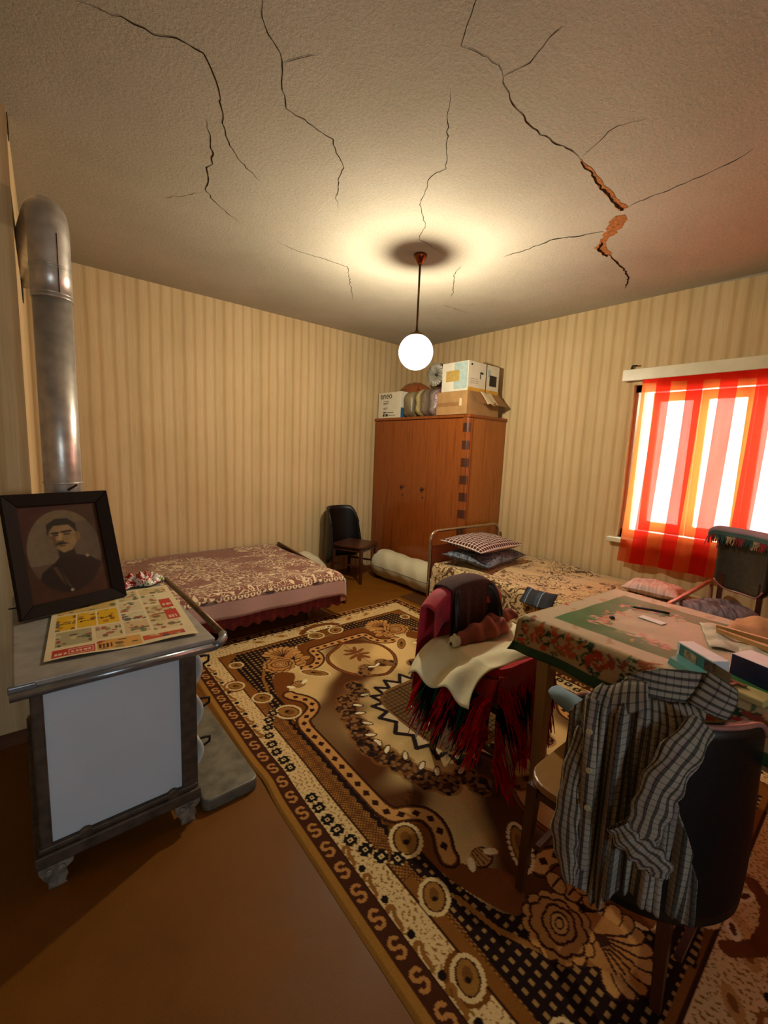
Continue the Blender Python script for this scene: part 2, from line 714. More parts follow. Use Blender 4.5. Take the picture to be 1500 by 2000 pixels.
# curtain board
pb = empty('pelmet', (4.15, 0.7, 2.19), 'cream wooden pelmet board above the striped curtain', 'pelmet')
MB().box((4.105, -0.35, 2.195), (4.125, 1.69, 2.29)).build('board', M_white_paint, pb, bevel=0.004)
MB().box((4.125, -0.35, 2.27), (4.2, 1.69, 2.288)).build('top_board', M_white_paint, pb)
MB().box((4.125, 1.672, 2.195), (4.2, 1.69, 2.27)).build('end_board', M_white_paint, pb)
M_iron = mat_plain('dark_iron', C('2a211b'), 0.55, 0.6, var=0.2)
MB().bar((4.19, 1.66, 2.285), (4.17, 1.64, 2.33), 0.006).bar((4.17, 1.64, 2.33), (4.16, 1.60, 2.325), 0.006).build('hook', M_iron, pb)


# cracks in the ceiling plaster
def crack(pts, w, parent, mt=M_crack, z=CEIL - 0.0015, jit=0.008, taper=True, nm='crack', seed=1, wp=None):
    r = random.Random(seed)
    P = []
    for (x0, y0), (x1, y1) in zip(pts[:-1], pts[1:]):
        L = math.hypot(x1 - x0, y1 - y0)
        k = max(2, int(L / 0.025))
        for i in range(k):
            t = i / k
            P.append((x0 + (x1 - x0) * t + (r.random() - .5) * 2 * jit, y0 + (y1 - y0) * t + (r.random() - .5) * 2 * jit))
    P.append(pts[-1])
    n = len(P)
    V, Fc = [], []
    for i, (x, y) in enumerate(P):
        a, b = P[max(0, i - 1)], P[min(n - 1, i + 1)]
        d = Vector((b[0] - a[0], b[1] - a[1], 0)).normalized()
        q = Vector((-d.y, d.x, 0))
        t = i / (n - 1)
        ww = w * (0.6 + 0.8 * r.random()) * (min(1, 6 * t + 0.2, 6 * (1 - t) + 0.2) if taper else 1)
        if wp:
            ww *= np.interp(t, [k_[0] for k_ in wp], [k_[1] for k_ in wp])
        V += [Vector((x, y, z)) + q * ww / 2, Vector((x, y, z)) - q * ww / 2]
    mb = MB()
    mb.add(V, [(2 * i, 2 * i + 1, 2 * i + 3, 2 * i + 2) for i in range(n - 1)])
    return mb.build(nm, mt, parent)


CR = dict(
    a=([(0.24, 1.89), (0.36, 1.86), (0.45, 1.85), (0.52, 1.81), (0.61, 1.81), (0.67, 1.88), (0.73, 1.99), (0.78, 2.1), (0.84, 2.2), (0.94, 2.3), (1.08, 2.38)], .0055),
    b=([(0.64, 1.42), (0.68, 1.49), (0.7, 1.54), (0.76, 1.59), (0.81, 1.62), (0.84, 1.66), (0.87, 1.73), (0.94, 1.83), (1.05, 1.84), (1.18, 1.85), (1.25, 1.92), (1.33, 1.98), (1.37, 2.08), (1.45, 2.22), (1.52, 2.3)], .0045),
    b2=([(0.83, 1.65), (0.86, 1.6), (0.91, 1.53)], .003),
    c=([(0.72, 2.13), (0.81, 2.32), (0.84, 2.42), (0.83, 2.47), (0.87, 2.56), (0.89, 2.67), (1.0, 2.78), (1.17, 2.88)], .006),
    c2=([(0.73, 2.93), (0.82, 2.82), (0.89, 2.7)], .003),
    d=([(1.45, 2.94), (1.63, 2.97), (1.86, 2.94), (2.03, 2.93), (2.25, 3.2), (2.49, 3.49)], .005),
    e=([(1.12, 0.95), (1.17, 1.03), (1.21, 1.1), (1.25, 1.16), (1.33, 1.14), (1.41, 1.12), (1.46, 1.14)], .003),
    e2=([(1.44, 0.89), (1.45, 0.98), (1.48, 1.04), (1.47, 1.11), (1.46, 1.14)], .0035),
    f=([(1.46, 1.14), (1.53, 1.17), (1.6, 1.19), (1.74, 1.2), (1.82, 1.2), (1.93, 1.18), (2.01, 1.16), (2.1, 1.16)], .006),
    f2=([(2.08, 1.14), (2.04, 1.05), (2.0, 0.96), (2.05, 0.86)], .0035),
    g=([(2.65, 1.18), (2.64, 0.97), (2.63, 0.82), (2.59, 0.65), (2.56, 0.61)], .006),
    big3=([(3.16, 1.48), (3.35, 1.49), (3.52, 1.51), (3.68, 1.55), (3.85, 1.64)], .016),
    h=([(2.7, 1.99), (2.72, 1.86), (2.71, 1.63), (2.78, 1.5), (2.83, 1.37)], .011),
    i=([(1.36, 1.3), (1.46, 1.41), (1.6, 1.54), (1.7, 1.64), (1.69, 1.73), (1.83, 1.95), (2.01, 2.08), (2.1, 2.23), (2.23, 2.25), (2.42, 2.27)], .004),
    j=([(2.6, 2.3), (2.7, 2.45), (2.97, 2.69), (3.05, 2.79)], .006),
    k=([(3.15, 2.98), (3.51, 2.96)], .005),
)
for q, (k, (p, w_)) in enumerate(CR.items()):
    crack(p, w_ * .72, ceil, seed=q + 1, jit=0.006)
BIG = [(2.1, 1.16), (2.22, 1.16), (2.37, 1.18), (2.51, 1.18), (2.66, 1.19)]
crack(BIG, 0.036, ceil, M_crackl, z=CEIL - 0.0012, seed=41, wp=[(0, .2), (.3, .6), (1, 1.1)], jit=0.005, taper=False)
crack([(x + 0.012, y + 0.012) for x, y in BIG], 0.014, ceil, M_crack, z=CEIL - 0.002, seed=42, wp=[(0, .6), (1, 1.1)], taper=False)
BIG2 = [(2.72, 1.225), (2.84, 1.31), (2.93, 1.41), (3.02, 1.47), (3.17, 1.48)]
crack(BIG2, 0.060, ceil, M_crackl, z=CEIL - 0.0012, seed=43, jit=0.006, wp=[(0, .7), (.15, 1.5), (.5, .7), (.85, .9), (1, .4)], taper=False)
crack([(x + 0.02, y + 0.022) for x, y in BIG2[2:]], 0.018, ceil, M_crack, z=CEIL - 0.002, seed=44)

# ------------------------------------------------------------------ pendant lamp
LX, LY, LZ = LAMP_POS
M_copper = mat_plain('copper', C('8a4a28'), 0.25, 0.9, var=0.1)
M_rod = mat_plain('bronze_rod', C('5c4326'), 0.35, 0.8, var=0.1)
lamp = empty('pendant_lamp', (LX, LY, LZ - 0.125), 'white glowing globe pendant lamp on a thin rod', 'lamp')
MB().lathe((LX, LY, CEIL), [(0.0, 0), (0.046, 0), (0.048, -0.008), (0.044, -0.022), (0.03, -0.045), (0.018, -0.062), (0.012, -0.068), (0.0, -0.068)]).build('canopy', M_copper, lamp)
MB().cyl((LX, LY, CEIL - 0.06), (LX, LY, LZ + 0.15), 0.0075, n=14).build('rod', M_rod, lamp)
MB().lathe((LX, LY, LZ), [(0.0, 0.152), (0.02, 0.152), (0.026, 0.14), (0.05, 0.128), (0.054, 0.112), (0.0, 0.112)]).build('cap', M_rod, lamp)
gm = N('opal_glass')
_t = gm.n('ShaderNodeBsdfTransparent', {0: (1, 1, 1, 1)})
_e = gm.n('ShaderNodeEmission', {0: (1.0, 0.93, 0.80, 1), 1: 4.0})
_mx = gm.n('ShaderNodeMixShader', {0: 0.65, 1: _t.outputs[0], 2: _e.outputs[0]})
gm.t.links.new(_mx.outputs[0], gm.out.inputs[0])
prof = [(0.125 * math.sin(PI * k / 24), -0.125 * math.cos(PI * k / 24)) for k in range(23)]
MB().lathe((LX, LY, LZ), prof, 48).build('globe', gm.m, lamp)
ld = bpy.data.lights.new('bulb', 'POINT')
ld.energy = LAMP_W
ld.color = (1.0, 0.90, 0.70)
ld.shadow_soft_size = 0.03
lo = bpy.data.objects.new('bulb', ld)
COL.objects.link(lo)
lo.parent = lamp
lo.location = (0, 0, 0.125)

# ------------------------------------------------------------------ patterned rug
cream, tan_, mid, dark = C('d3b47c'), C('a06a28'), C('70410f'), C('2a1208')
gold, goldd, black = C('c9a25a'), C('7a4a14'), C('1a0d09')
RW, RL = 2.14, 3.26
p = Paint(RW, RL, 0.0042, mid, fold=True)
X, Y, U, V = p.X, p.Y, p.U, p.V
# satin field
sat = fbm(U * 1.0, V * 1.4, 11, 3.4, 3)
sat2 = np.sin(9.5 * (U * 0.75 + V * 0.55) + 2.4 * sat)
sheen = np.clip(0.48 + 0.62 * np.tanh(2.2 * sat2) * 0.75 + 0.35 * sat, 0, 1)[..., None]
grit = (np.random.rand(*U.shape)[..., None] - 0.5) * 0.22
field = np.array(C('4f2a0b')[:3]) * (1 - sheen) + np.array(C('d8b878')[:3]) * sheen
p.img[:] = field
# --- inner brown surround and corner pieces
inner = (X < 0.325) | (Y < 0.36)
p.put(inner, mid)
mesh = (np.sin(U * 2 * PI / 0.016) * np.sin(V * 2 * PI / 0.016) > 0.15)
meshcol = np.where(mesh[..., None], np.array(C('9c6a30')[:3]), np.array(C('5b3311')[:3]))
p.put((X > 0.21) & (X < 0.295) & (Y > 0.3), meshcol)
# dark grid patches in the corners
gridm = (np.abs(((U + V * 0.0) / 0.034) % 1 - 0.5) < 0.23) & (np.abs((V / 0.034) % 1 - 0.5) < 0.23)
gcol = np.where(gridm[..., None], np.array(C('96713e')[:3]), np.array(C('1d0c08')[:3]))
G = [(0.265, 0.31), (0.331, 0.262), (0.534, 0.255), (0.702, 0.262), (0.969, 0.298), (0.995, 0.36), (0.972, 0.385), (0.802, 0.379), (0.741, 0.407), (0.694, 0.455), (0.625, 0.633), (0.446, 0.687), (0.385, 0.80), (0.352, 0.952), (0.356, 1.074), (0.335, 1.15), (0.30, 1.12), (0.275, 1.03), (0.279, 0.917), (0.268, 0.659), (0.258, 0.446)]
p.put(p.inpoly(smooth_path(G, 3, True)), gcol)
p.line([(0.6, 0.40), (0.45, 0.52), (0.36, 0.70), (0.33, 0.85)], 0.018, C('8a5a24'))
A_ = [(0.446, 0.687), (0.551, 0.739), (0.53, 0.82), (0.456, 0.897), (0.43, 0.95), (0.473, 1.038), (0.462, 1.151), (0.402, 1.203), (0.36, 1.27), (0.335, 1.3), (0.325, 1.24), (0.348, 1.069), (0.358, 0.901)]
p.poly(smooth_path(A_, 3, True), C('6b3a10'))
B_ = [(0.76, 0.392), (0.884, 0.375), (1.07, 0.39), (1.07, 0.50), (0.94, 0.50), (0.832, 0.507), (0.80, 0.634), (0.726, 0.727), (0.665, 0.719), (0.726, 0.606), (0.735, 0.484)]
p.poly(B_, C('6b3a10'))
# straight outline of the corner pieces
p.put((np.abs(X - 0.212) < 0.006) & (Y > 0.29), C('3a1c0a'))
p.put((np.abs(Y - 0.255) < 0.006) & (X > 0.30), C('3a1c0a'))
p.put((X > 0.218) & (X < 0.26) & (Y > 0.30) & (Y < 1.0), C('7c4c18'))
p.put((Y > 0.261) & (Y < 0.285) & (X > 0.30) & (X < 0.75), C('7c4c18'))
p.poly([(0.235, 0.29), (0.33, 0.24), (0.33, 0.30), (0.265, 0.36)], C('7c4c18'))
# --- diamond band
bandpath = [(0.347, 1.63), (0.347, 1.33), (0.352, 1.285), (0.372, 1.235), (0.427, 1.206), (0.476, 1.16), (0.482, 1.098), (0.462, 1.045), (0.43, 1.0), (0.415, 0.965)]
bp = [bandpath[0]] + [(0.347, y) for y in (1.5, 1.4)] + smooth_path(bandpath[1:], 4)
bandtop = smooth_path([(0.66, 0.735), (0.726, 0.735), (0.784, 0.694), (0.817, 0.628), (0.827, 0.53), (0.90, 0.52), (1.07, 0.515)], 4)
for path in (bp, bandtop):
    d = p.dist(path)
    p.put(d < 0.043, C('2d1409'))
    p.put(d < 0.034, C('5a300e'))
    p.put(d < 0.027, C('b98648'))
    for x, y, th in resample(path, 0.066):
        c, s_ = math.cos(th), math.sin(th)
        q = [(x + c * a_ - s_ * b_, y + s_ * a_ + c * b_) for a_, b_ in ((-.021, -.003), (.003, -.018), (.021, .003), (-.003, .018))]
        p.poly(q, C('2d1108'))
# stepped black line
tri = np.abs((V / 0.05) % 1 - 0.5) * 2
p.put((X > 0.285 + 0.012 * np.round(tri * 3) / 3) & (X < 0.306 + 0.012 * np.round(tri * 3) / 3) & (Y > 1.0), C('1b0b08'))
p.put((X >= 0.318) & (X < 0.322) & (Y > 1.2), C('3a1c0a'))
# --- tear shaped loop, star, flower chain
tear = smooth_path([(1.07, 0.515), (1.06, 0.56), (0.98, 0.61), (0.885, 0.66), (0.835, 0.74), (0.827, 0.84), (0.855, 0.95), (0.93, 1.05), (1.03, 1.11), (1.07, 1.12)], 5)
tin = p.inpoly(tear)
p.put(tin, np.array(C('c9a564')[:3]) * (.80 + .30 * sheen), .8)
p.line(tear, 0.030, C('4a220c'))
p.line(tear, 0.012, C('7a4415'))
for k in range(9):
    t = 2 * PI * k / 9
    p.disc((1.07 + 0.05 * math.cos(t), 0.765 + 0.075 * math.sin(t)), 0.05, C('6e3d18'), 0.016, t)
rs = np.random.RandomState(5)


def clump(cx, cy, r, n=26):
    p.disc((cx, cy), r * 1.25, C('7a4a18'), a=0.6)
    p.disc((cx, cy), r, C('3d210f'))
    for _ in range(n):
        a_, q = rs.rand() * 6.28, math.sqrt(rs.rand()) * r
        p.disc((cx + q * math.cos(a_), cy + q * math.sin(a_)), 0.011, C('7a5730') if rs.rand() < .6 else C('1d0f08'))


for cx, cy, r in ((0.80, 1.12, .055), (0.79, 1.20, .05), (0.68, 1.22, .06), (0.625, 1.29, .06), (0.60, 1.36, .055), (0.588, 1.44, .06), (0.56, 1.53, .06), (0.535, 1.61, .05), (1.0, 0.98, .05), (0.95, 1.02, .04)):
    clump(cx, cy, r)
for cx, cy, th in ((0.80, 1.235, .3), (0.70, 1.30, .8), (0.665, 1.37, .5), (0.645, 1.47, .9), (0.60, 1.56, .6), (0.60, 1.63, 1.2), (1.045, 0.985, .4)):
    p.disc((cx, cy), 0.036, C('3d210f'), 0.017, th)
    p.disc((cx, cy), 0.029, C('e0cfa0'), 0.011, th)
# rose in the corner
def rose(cx, cy, R):
    for k in range(13):
        t = 2 * PI * k / 13
        p.disc((cx + R * 1.0 * math.cos(t), cy + R * .95 * math.sin(t)), R * 0.31, C('3a1b0b'))
    for k in range(13):
        t = 2 * PI * k / 13
        p.disc((cx + R * 1.0 * math.cos(t), cy + R * .95 * math.sin(t)), R * 0.25, C('b37f40'))
    p.disc((cx, cy), R * 1.0, C('a9743a'))
    p.ring((cx, cy), R * .86, R * .09, C('3a1b0b'), scal=9)
    p.ring((cx + R * .1, cy), R * .6, R * .1, C('3a1b0b'), R * .5, .4, scal=5)
    p.disc((cx + R * .1, cy), R * .42, C('c0904e'), R * .33, .4)
    p.ring((cx + R * .12, cy), R * .4, R * .08, C('3a1b0b'), R * .3, .4)
    p.ring((cx + R * .12, cy), R * .2, R * .08, C('3a1b0b'), R * .14, .4)


# fan of petals above
for k in range(9):
    t = -2.5 + k * 0.33
    cx, cy = 0.60 + 0.105 * math.cos(t), 0.475 + 0.10 * math.sin(t)
    p.disc((cx, cy), 0.05, C('3a1b0b'), 0.03, t)
    p.disc((cx, cy), 0.043, C('b98748'), 0.024, t)
p.disc((0.60, 0.475), 0.085, C('a9743a'))
for k in range(7):
    t = -2.3 + k * .3
    p.line([(0.60, 0.50), (0.60 + .085 * math.cos(t), 0.475 + .085 * math.sin(t))], 0.008, C('3a1b0b'))
rose(0.527, 0.588, 0.092)
for cx, cy, th in ((0.675, 0.615, .4), (0.70, 0.55, -.5), (0.655, 0.665, 1.1), (0.725, 0.60, 0)):
    p.disc((cx, cy), 0.045, C('3a1b0b'), 0.034, th)
    p.disc((cx, cy), 0.038, C('b37f40'), 0.027, th)
    p.line([(cx - .025, cy), (cx + .025, cy)], .006, C('3a1b0b'))


def leaf(x0, y0, x1, y1, w, beads=True):
    cx, cy, th = (x0 + x1) / 2, (y0 + y1) / 2, math.atan2(y1 - y0, x1 - x0)
    L = math.hypot(x1 - x0, y1 - y0) / 2
    if beads:
        for k in range(26):
            t = 2 * PI * k / 26
            a_, b_ = L * 1.03 * math.cos(t), w * 1.12 * math.sin(t)
            p.disc((cx + a_ * math.cos(th) - b_ * math.sin(th), cy + a_ * math.sin(th) + b_ * math.cos(th)), 0.0100, C('cfb27a'))
    p.disc((cx, cy), L * .96, C('3a1f0c'), w * .98, th)
    p.disc((cx, cy), L * .88, C('8d6128'), w * .82, th)
    p.disc((cx + L * .1 * math.cos(th), cy + L * .1 * math.sin(th)), L * .45, C('6d4416'), w * .4, th)
    p.disc((cx - L * .15 * math.cos(th), cy - L * .15 * math.sin(th)), L * .16, C('20110a'), w * .25, th)


leaf(0.61, 0.755, 0.745, 0.90, 0.035)
leaf(1.02, 0.36, 0.93, 0.28, 0.05)
# shell
p.disc((0.517, 0.89), 0.05, C('3a1b0b'), 0.04)
p.disc((0.517, 0.893), 0.044, C('a67a42'), 0.034)
for k in range(4):
    p.line([(0.485 + k * .02, 0.865), (0.50 + k * .012, 0.925)], .005, C('4a2810'))
p.disc((0.463, 0.895), 0.03, C('e0cfa0'), 0.014, .9)
p.disc((0.565, 0.885), 0.03, C('e0cfa0'), 0.014, -.6)
# eggs with beaded rims
for cx, cy, r in ((0.283, 0.426, .042), (0.185, 0.68, .050), (0.27, 0.90, .054), (0.335, 1.12, .068)):
    leaf(cx - r * .6, cy - r * .8, cx + r * .6, cy + r * .8, r * .78)
# --- cream border
bord = (X < 0.208) | (Y < 0.25)
cut = p.inpoly([(0.208, 0.25), (0.208, 0.36), (0.235, 0.30), (0.31, 0.25)])
speck = fbm(U, V, 21, 260, 2) + (np.random.rand(*U.shape) - .5) * 0.5
ccol = np.where((speck > 0.32)[..., None], np.array(C('8a6228')[:3]), np.array(cream[:3]))
eggm = np.zeros(U.shape, bool)
for cx, cy, r in ((0.185, 0.68, .085),):
    eggm |= np.hypot(p.X - cx, p.Y - cy) < r
p.put((bord & ~eggm), ccol)
p.put(eggm & (X < 0.208) & (np.hypot(p.X - .185, p.Y - .68) > .072), ccol)
# black octagons with cream squares, in an arc
for k, (a_, b_) in enumerate(((.14, 1.521), (.139, 1.457), (.137, 1.385), (.143, 1.32), (.159, 1.25), (.182, 1.183), (.214, 1.125), (.258, 1.08))):
    q = 0.027
    p.poly([(a_ + x * q, b_ + y * q) for x, y in ((-1, -.45), (-.4, -1.05), (.4, -1.05), (1, -.45), (1, .45), (.4, 1.05), (-.4, 1.05), (-1, .45))], C('17110d'))
    for sx, sy in ((-1, 0), (1, 0), (0, -1), (0, 1)):
        p.disc((a_ + sx * q, b_ + sy * q), 0.006, ccol)
    p.rect(a_ - .009, b_ - .009, a_ + .009, b_ + .009, C('d3b47c'))
    p.rect(a_ - .004, b_ - .004, a_ + .004, b_ + .004, C('17110d'))
# dots and squiggles along the cream border
for k in range(7):
    b_ = 0.326 + 0.134 * k
    p.disc((0.128, b_), 0.0135, C('1c0f0a'))
    p.line(smooth_path([(0.108, b_ + .028), (0.117, b_ + .035), (0.122, b_ + .075), (0.135, b_ + .095), (0.122, b_ + .108), (0.108, b_ + .095)], 3), 0.015, C('8a5a24'))
for k in range(6):
    a_ = 0.24 + 0.15 * k
    p.disc((a_, 0.115), 0.015, C('1c0f0a'), 0.011)
    p.line(smooth_path([(a_ + .03, 0.092), (a_ + .045, 0.115), (a_ + .085, 0.118), (a_ + .10, .10)], 3), 0.015, C('8a5a24'))
for k in range(3):
    p.disc((0.55 + .19 * k, 0.175), 0.05, C('b58a4c'), 0.025, .5)
    p.disc((0.55 + .19 * k, 0.175), 0.025, C('7d5220'), 0.012, .5)
p.line([(0.9, 0.22), (0.98, 0.16), (1.07, 0.15)], 0.05, C('6b3a10'))
p.disc((0.985, 0.225), 0.04, C('e0cfa0'), 0.02, .4)
p.disc((0.985, 0.225), 0.022, C('5a300e'), 0.009, .4)
# --- S scroll band
sb = ((X < 0.104) & (X >= 0.034)) | ((Y < 0.088) & (Y >= 0.022) & (X >= 0.034))
p.put(sb, C('43200d'))
for side in (0, 1):
    if side == 0:
        wv, tv, msk = (p.U - 0.069) / 0.035, p.V, (p.X < 0.104) & (p.X >= 0.034) & (p.Y > 0.06)
        wv = np.where(p.U > RW / 2, (RW - p.U - 0.069) / 0.035, wv)
    else:
        wv, tv, msk = (p.Y - 0.055) / 0.033, p.U, (p.Y < 0.088) & (p.Y >= 0.022) & (p.X > 0.09)
    q = ((tv / 0.102) % 1 - 0.5) * 2.9
    up = np.abs(np.hypot(wv, q - 0.43) - 0.43) < 0.17
    up &= ~((wv < 0) & (q < 0.43))
    dn = np.abs(np.hypot(wv, q + 0.43) - 0.43) < 0.17
    dn &= ~((wv > 0) & (q > -0.43))
    p.put(msk & (up | dn), C('b17a3e'))
p.put((np.abs(X - 0.105) < 0.003) & (Y > .088) | (np.abs(Y - 0.089) < 0.003) & (X > .105), C('2a1208'))
# --- plain outer edge
p.put((X < 0.034) | (Y < 0.020), C('98692a'))
# --- centre medallion
p.unfold()
mc = (1.07, 1.63)
zz = []
for k in range(44):
    t = 2 * PI * k / 44
    r_ = 1.0 if k % 2 == 0 else 0.82
    zz.append((mc[0] + 0.355 * r_ * math.copysign(abs(math.cos(t)) ** .85, math.cos(t)), mc[1] + 0.455 * r_ * math.copysign(abs(math.sin(t)) ** .85, math.sin(t))))
dm = p.dist(zz, True)
inz = p.inpoly(zz)
rimdark = np.clip(np.exp(-((dm) / 0.09) ** 2), 0, 1)  # darkens the field close to the zigzag edge
p.put(~inz & (dm < .16), p.img * (1 - .45 * rimdark[..., None]))
p.put(inz, C('b3a27c'))
p.put(dm < 0.013, C('1b1110'))
q = np.sqrt(((p.X - mc[0]) / 0.25) ** 4 + ((p.Y - mc[1]) / 0.34) ** 4)
p.put((q < 1.12) & inz, C('6a4a22'))
bas = np.where(((np.abs((p.X / .03) % 1 - .5) < .1) | (np.abs((p.Y / .03) % 1 - .5) < .1))[..., None], np.array(C('2c1a0d')[:3]), np.array(C('5d4522')[:3]))
p.put((q < 1.0), bas)
for k in range(10):
    t = 2 * PI * k / 10 + .2
    r0 = 0.085 if k % 2 else 0.12
    p.disc((mc[0] + r0 * math.cos(t), mc[1] + r0 * math.sin(t)), 0.07, C('2c1a0d'), 0.028, t)
    p.disc((mc[0] + r0 * math.cos(t), mc[1] + r0 * math.sin(t)), 0.06, C('d2bb80'), 0.020, t)
    p.disc((mc[0] + r0 * math.cos(t), mc[1] + r0 * math.sin(t)), 0.03, C('4a2b10'), 0.009, t)
p.disc(mc, 0.04, C('b98a45'))
p.img *= (1 + grit * 0.7)
M_rug = mat_vcol('woven_rug', 0.92, 0.10, 420, 0.25, 0.12)
hh = 0.012 + 0.0015 * fbm(U, V, 4, 8, 2)
edge = np.minimum(np.minimum(U, RW - U), np.minimum(V, RL - V))
hh = np.where(edge < 0.006, 0.002, hh)
hh += 0.006 * np.exp(-((np.hypot(U - 0.0, (V - 1.55) * 1.2)) / 0.10) ** 2) * (U < .15)
yy = 3.2 - V
xx = 0.71 + 0.035 * yy + U + 0.012 * np.exp(-((V - 1.52) / .12) ** 2) * np.exp(-U / .2)
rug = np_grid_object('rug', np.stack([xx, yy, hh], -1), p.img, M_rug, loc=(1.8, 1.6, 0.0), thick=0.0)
rug.rotation_euler = (0, 0, 0)
tag(rug, 'large brown and gold patterned rug on the brown floor', 'rug')
M_mat = mat_plain('brown_lino_offcut', C('4f2d10'), 0.5, var=0.12, scale=10)
tag(MB().prism([(3.03, 3.235), (3.24, 3.25), (3.215, 3.02), (3.03, 2.88)], 0.0005, 0.006).build('floor_mat', M_mat), 'small dark brown mat offcut between the white roll and the rug corner', 'mat')

# ------------------------------------------------------------------ materials for furniture
M_wood_orange = mat_wood('polished_veneer', C('5c260d')[:3], C('8f4a1a')[:3], 0.2, 2, 5, 2.5)
M_wood_side = mat_wood('polished_veneer_side', C('7e3e15')[:3], C('a56325')[:3], 0.22, 2, 4, 2.0)
M_wood_dark = mat_wood('dark_walnut', C('2a120a')[:3], C('4c2411')[:3], 0.35, 2, 5, 2.0)
M_wood_red = mat_wood('reddish_panel', C('5e2615')[:3], C('803a20')[:3], 0.35, 0, 5, 2.0)
M_wood_pale = mat_wood('pale_table_wood', C('8d7148')[:3], C('a98c5e')[:3], 0.5, 2, 4, 1.5)
M_wood_seat = mat_wood('seat_wood', C('7d5a30')[:3], C('99703c')[:3], 0.3, 0, 4, 1.5)
M_chrome = mat_plain('worn_chrome', C('b7a58c'), 0.22, 0.9, var=0.15, scale=40)
M_black_leather = mat_plain('black_leatherette', C('0c0a09'), 0.4, var=0.2, scale=80, bump=0.1)
M_navy_leather = mat_plain('dark_navy_leatherette', C('12161f'), 0.42, var=0.2, scale=80, bump=0.1)


def lace(name, base, line, hem, hem_v=0.16, medal=0.6, dens=1.0, rough=0.8):
    """woven bedspread: scroll work lines on a ground, plain hem; uv in metres, v from the hem"""
    n = N(name)
    uv = n.coord('UV')
    sep = n.n('ShaderNodeSeparateXYZ', {0: uv})
    u, v = sep.outputs[0], sep.outputs[1]

    def scroll(scale, wdt, dist, off):
        f = n.noise(n.mapping(uv, (1, 1, 1), loc=(off, off * .7, 0)), scale, 1.0, 0.4, dist)
        d = n.math('ABSOLUTE', n.math('SUBTRACT', n.math('FRACT', n.math('MULTIPLY', f, 5.0)), 0.5))
        return n.math('LESS_THAN', d, wdt)
    a = scroll(8.5 * dens, 0.115, 0.9, 0.0)
    b = scroll(16 * dens, 0.12, 0.7, 3.1)
    lines = n.math('MAXIMUM', a, n.math('MULTIPLY', b, 0.85))
    big = n.noise(n.mapping(uv, (1, 1.4, 1)), 2.2, 2, 0.5)
    keep = n.ramp(big, [(medal - 0.16, (1, 1, 1)), (medal - 0.1, (0.12, 0.12, 0.12))])
    near = n.math('LESS_THAN', v, 0.50)
    keep2 = n.math('MAXIMUM', keep, near)
    lines = n.math('MULTIPLY', lines, keep2)
    # border: rings and a wavy line just above the hem
    uu = n.math('SUBTRACT', n.math('FRACT', n.math('DIVIDE', u, 0.05)), 0.5)
    vv = n.math('DIVIDE', n.math('SUBTRACT', v, hem_v + 0.025), 0.05)
    rr_ = n.math('SQRT', n.math('ADD', n.math('MULTIPLY', uu, uu), n.math('MULTIPLY', vv, vv)))
    rings = n.math('LESS_THAN', n.math('ABSOLUTE', n.math('SUBTRACT', rr_, 0.30)), 0.12)
    wv = n.math('ADD', hem_v + 0.062, n.math('MULTIPLY', n.math('SINE', n.math('MULTIPLY', u, 48.0)), 0.010))
    wav = n.math('LESS_THAN', n.math('ABSOLUTE', n.math('SUBTRACT', v, wv)), 0.007)
    inb = n.math('LESS_THAN', v, hem_v + 0.085)
    bl = n.math('MAXIMUM', rings, wav)
    nb = n.math('SUBTRACT', 1.0, inb)
    allm = n.math('MAXIMUM', n.math('MULTIPLY', lines, nb), n.math('MULTIPLY', bl, inb))
    g = n.noise(uv, 90, 2)
    col = n.mix(allm, base, line)
    ish = n.math('LESS_THAN', v, hem_v)
    col = n.mix(ish, col, hem)
    col = n.mix(1.0, col, n.ramp(g, [(0.3, (.86, .86, .86)), (0.7, (1.05, 1.05, 1.05))]), 'MULTIPLY')
    n.bump(n.math('ADD', n.math('MULTIPLY', allm, 0.6), n.math('MULTIPLY', g, .3)), 0.35, 0.004)
    return n.fin(col, rough, 0, 0.2, 0.2)


M_lace1 = lace('rose_brown_bedspread', C('80503f'), C('d8c29a'), C('ae8a7c'), 0.125, 0.67)
M_lace2 = lace('cream_bedspread', C('c9ae7c'), C('573a1e'), C('d0b98c'), 0.03, 0.68, 0.95)

# ------------------------------------------------------------------ bed on the left
rs = np.random.RandomState(3)
b1 = empty('sofa_bed', (1.2, 3.7, 0), 'low sofa bed along the left wall with a rose brown patterned spread', 'bed')
MB().box((0.2, 3.12, 0.17), (2.16, 4.40, 0.27)).build('base', M_wood_dark, b1)
MB().box((0.2, 3.09, 0.27), (2.165, 4.40, 0.40)).build('mattress', mat_plain('ticking', C('8a6a58'), 0.9), b1, bevel=0.02)
for x, y in ((0.4, 3.2), (1.9, 3.2), (0.4, 4.3), (1.9, 4.3)):
    MB().bar((x, y, 0.17), (x, y, 0.0155 if y < 3.3 else 0.0), 0.02, 0.014).build('leg', M_wood_dark, b1)
MB().hexa([(2.185, 3.06, 0.14), (2.21, 3.06, 0.14), (2.235, 4.42, 0.14), (2.21, 4.42, 0.14), (2.185, 3.06, 0.36), (2.21, 3.06, 0.36), (2.235, 4.42, 0.455), (2.21, 4.42, 0.455)]).build('end_board', M_wood_dark, b1, bevel=0.006)


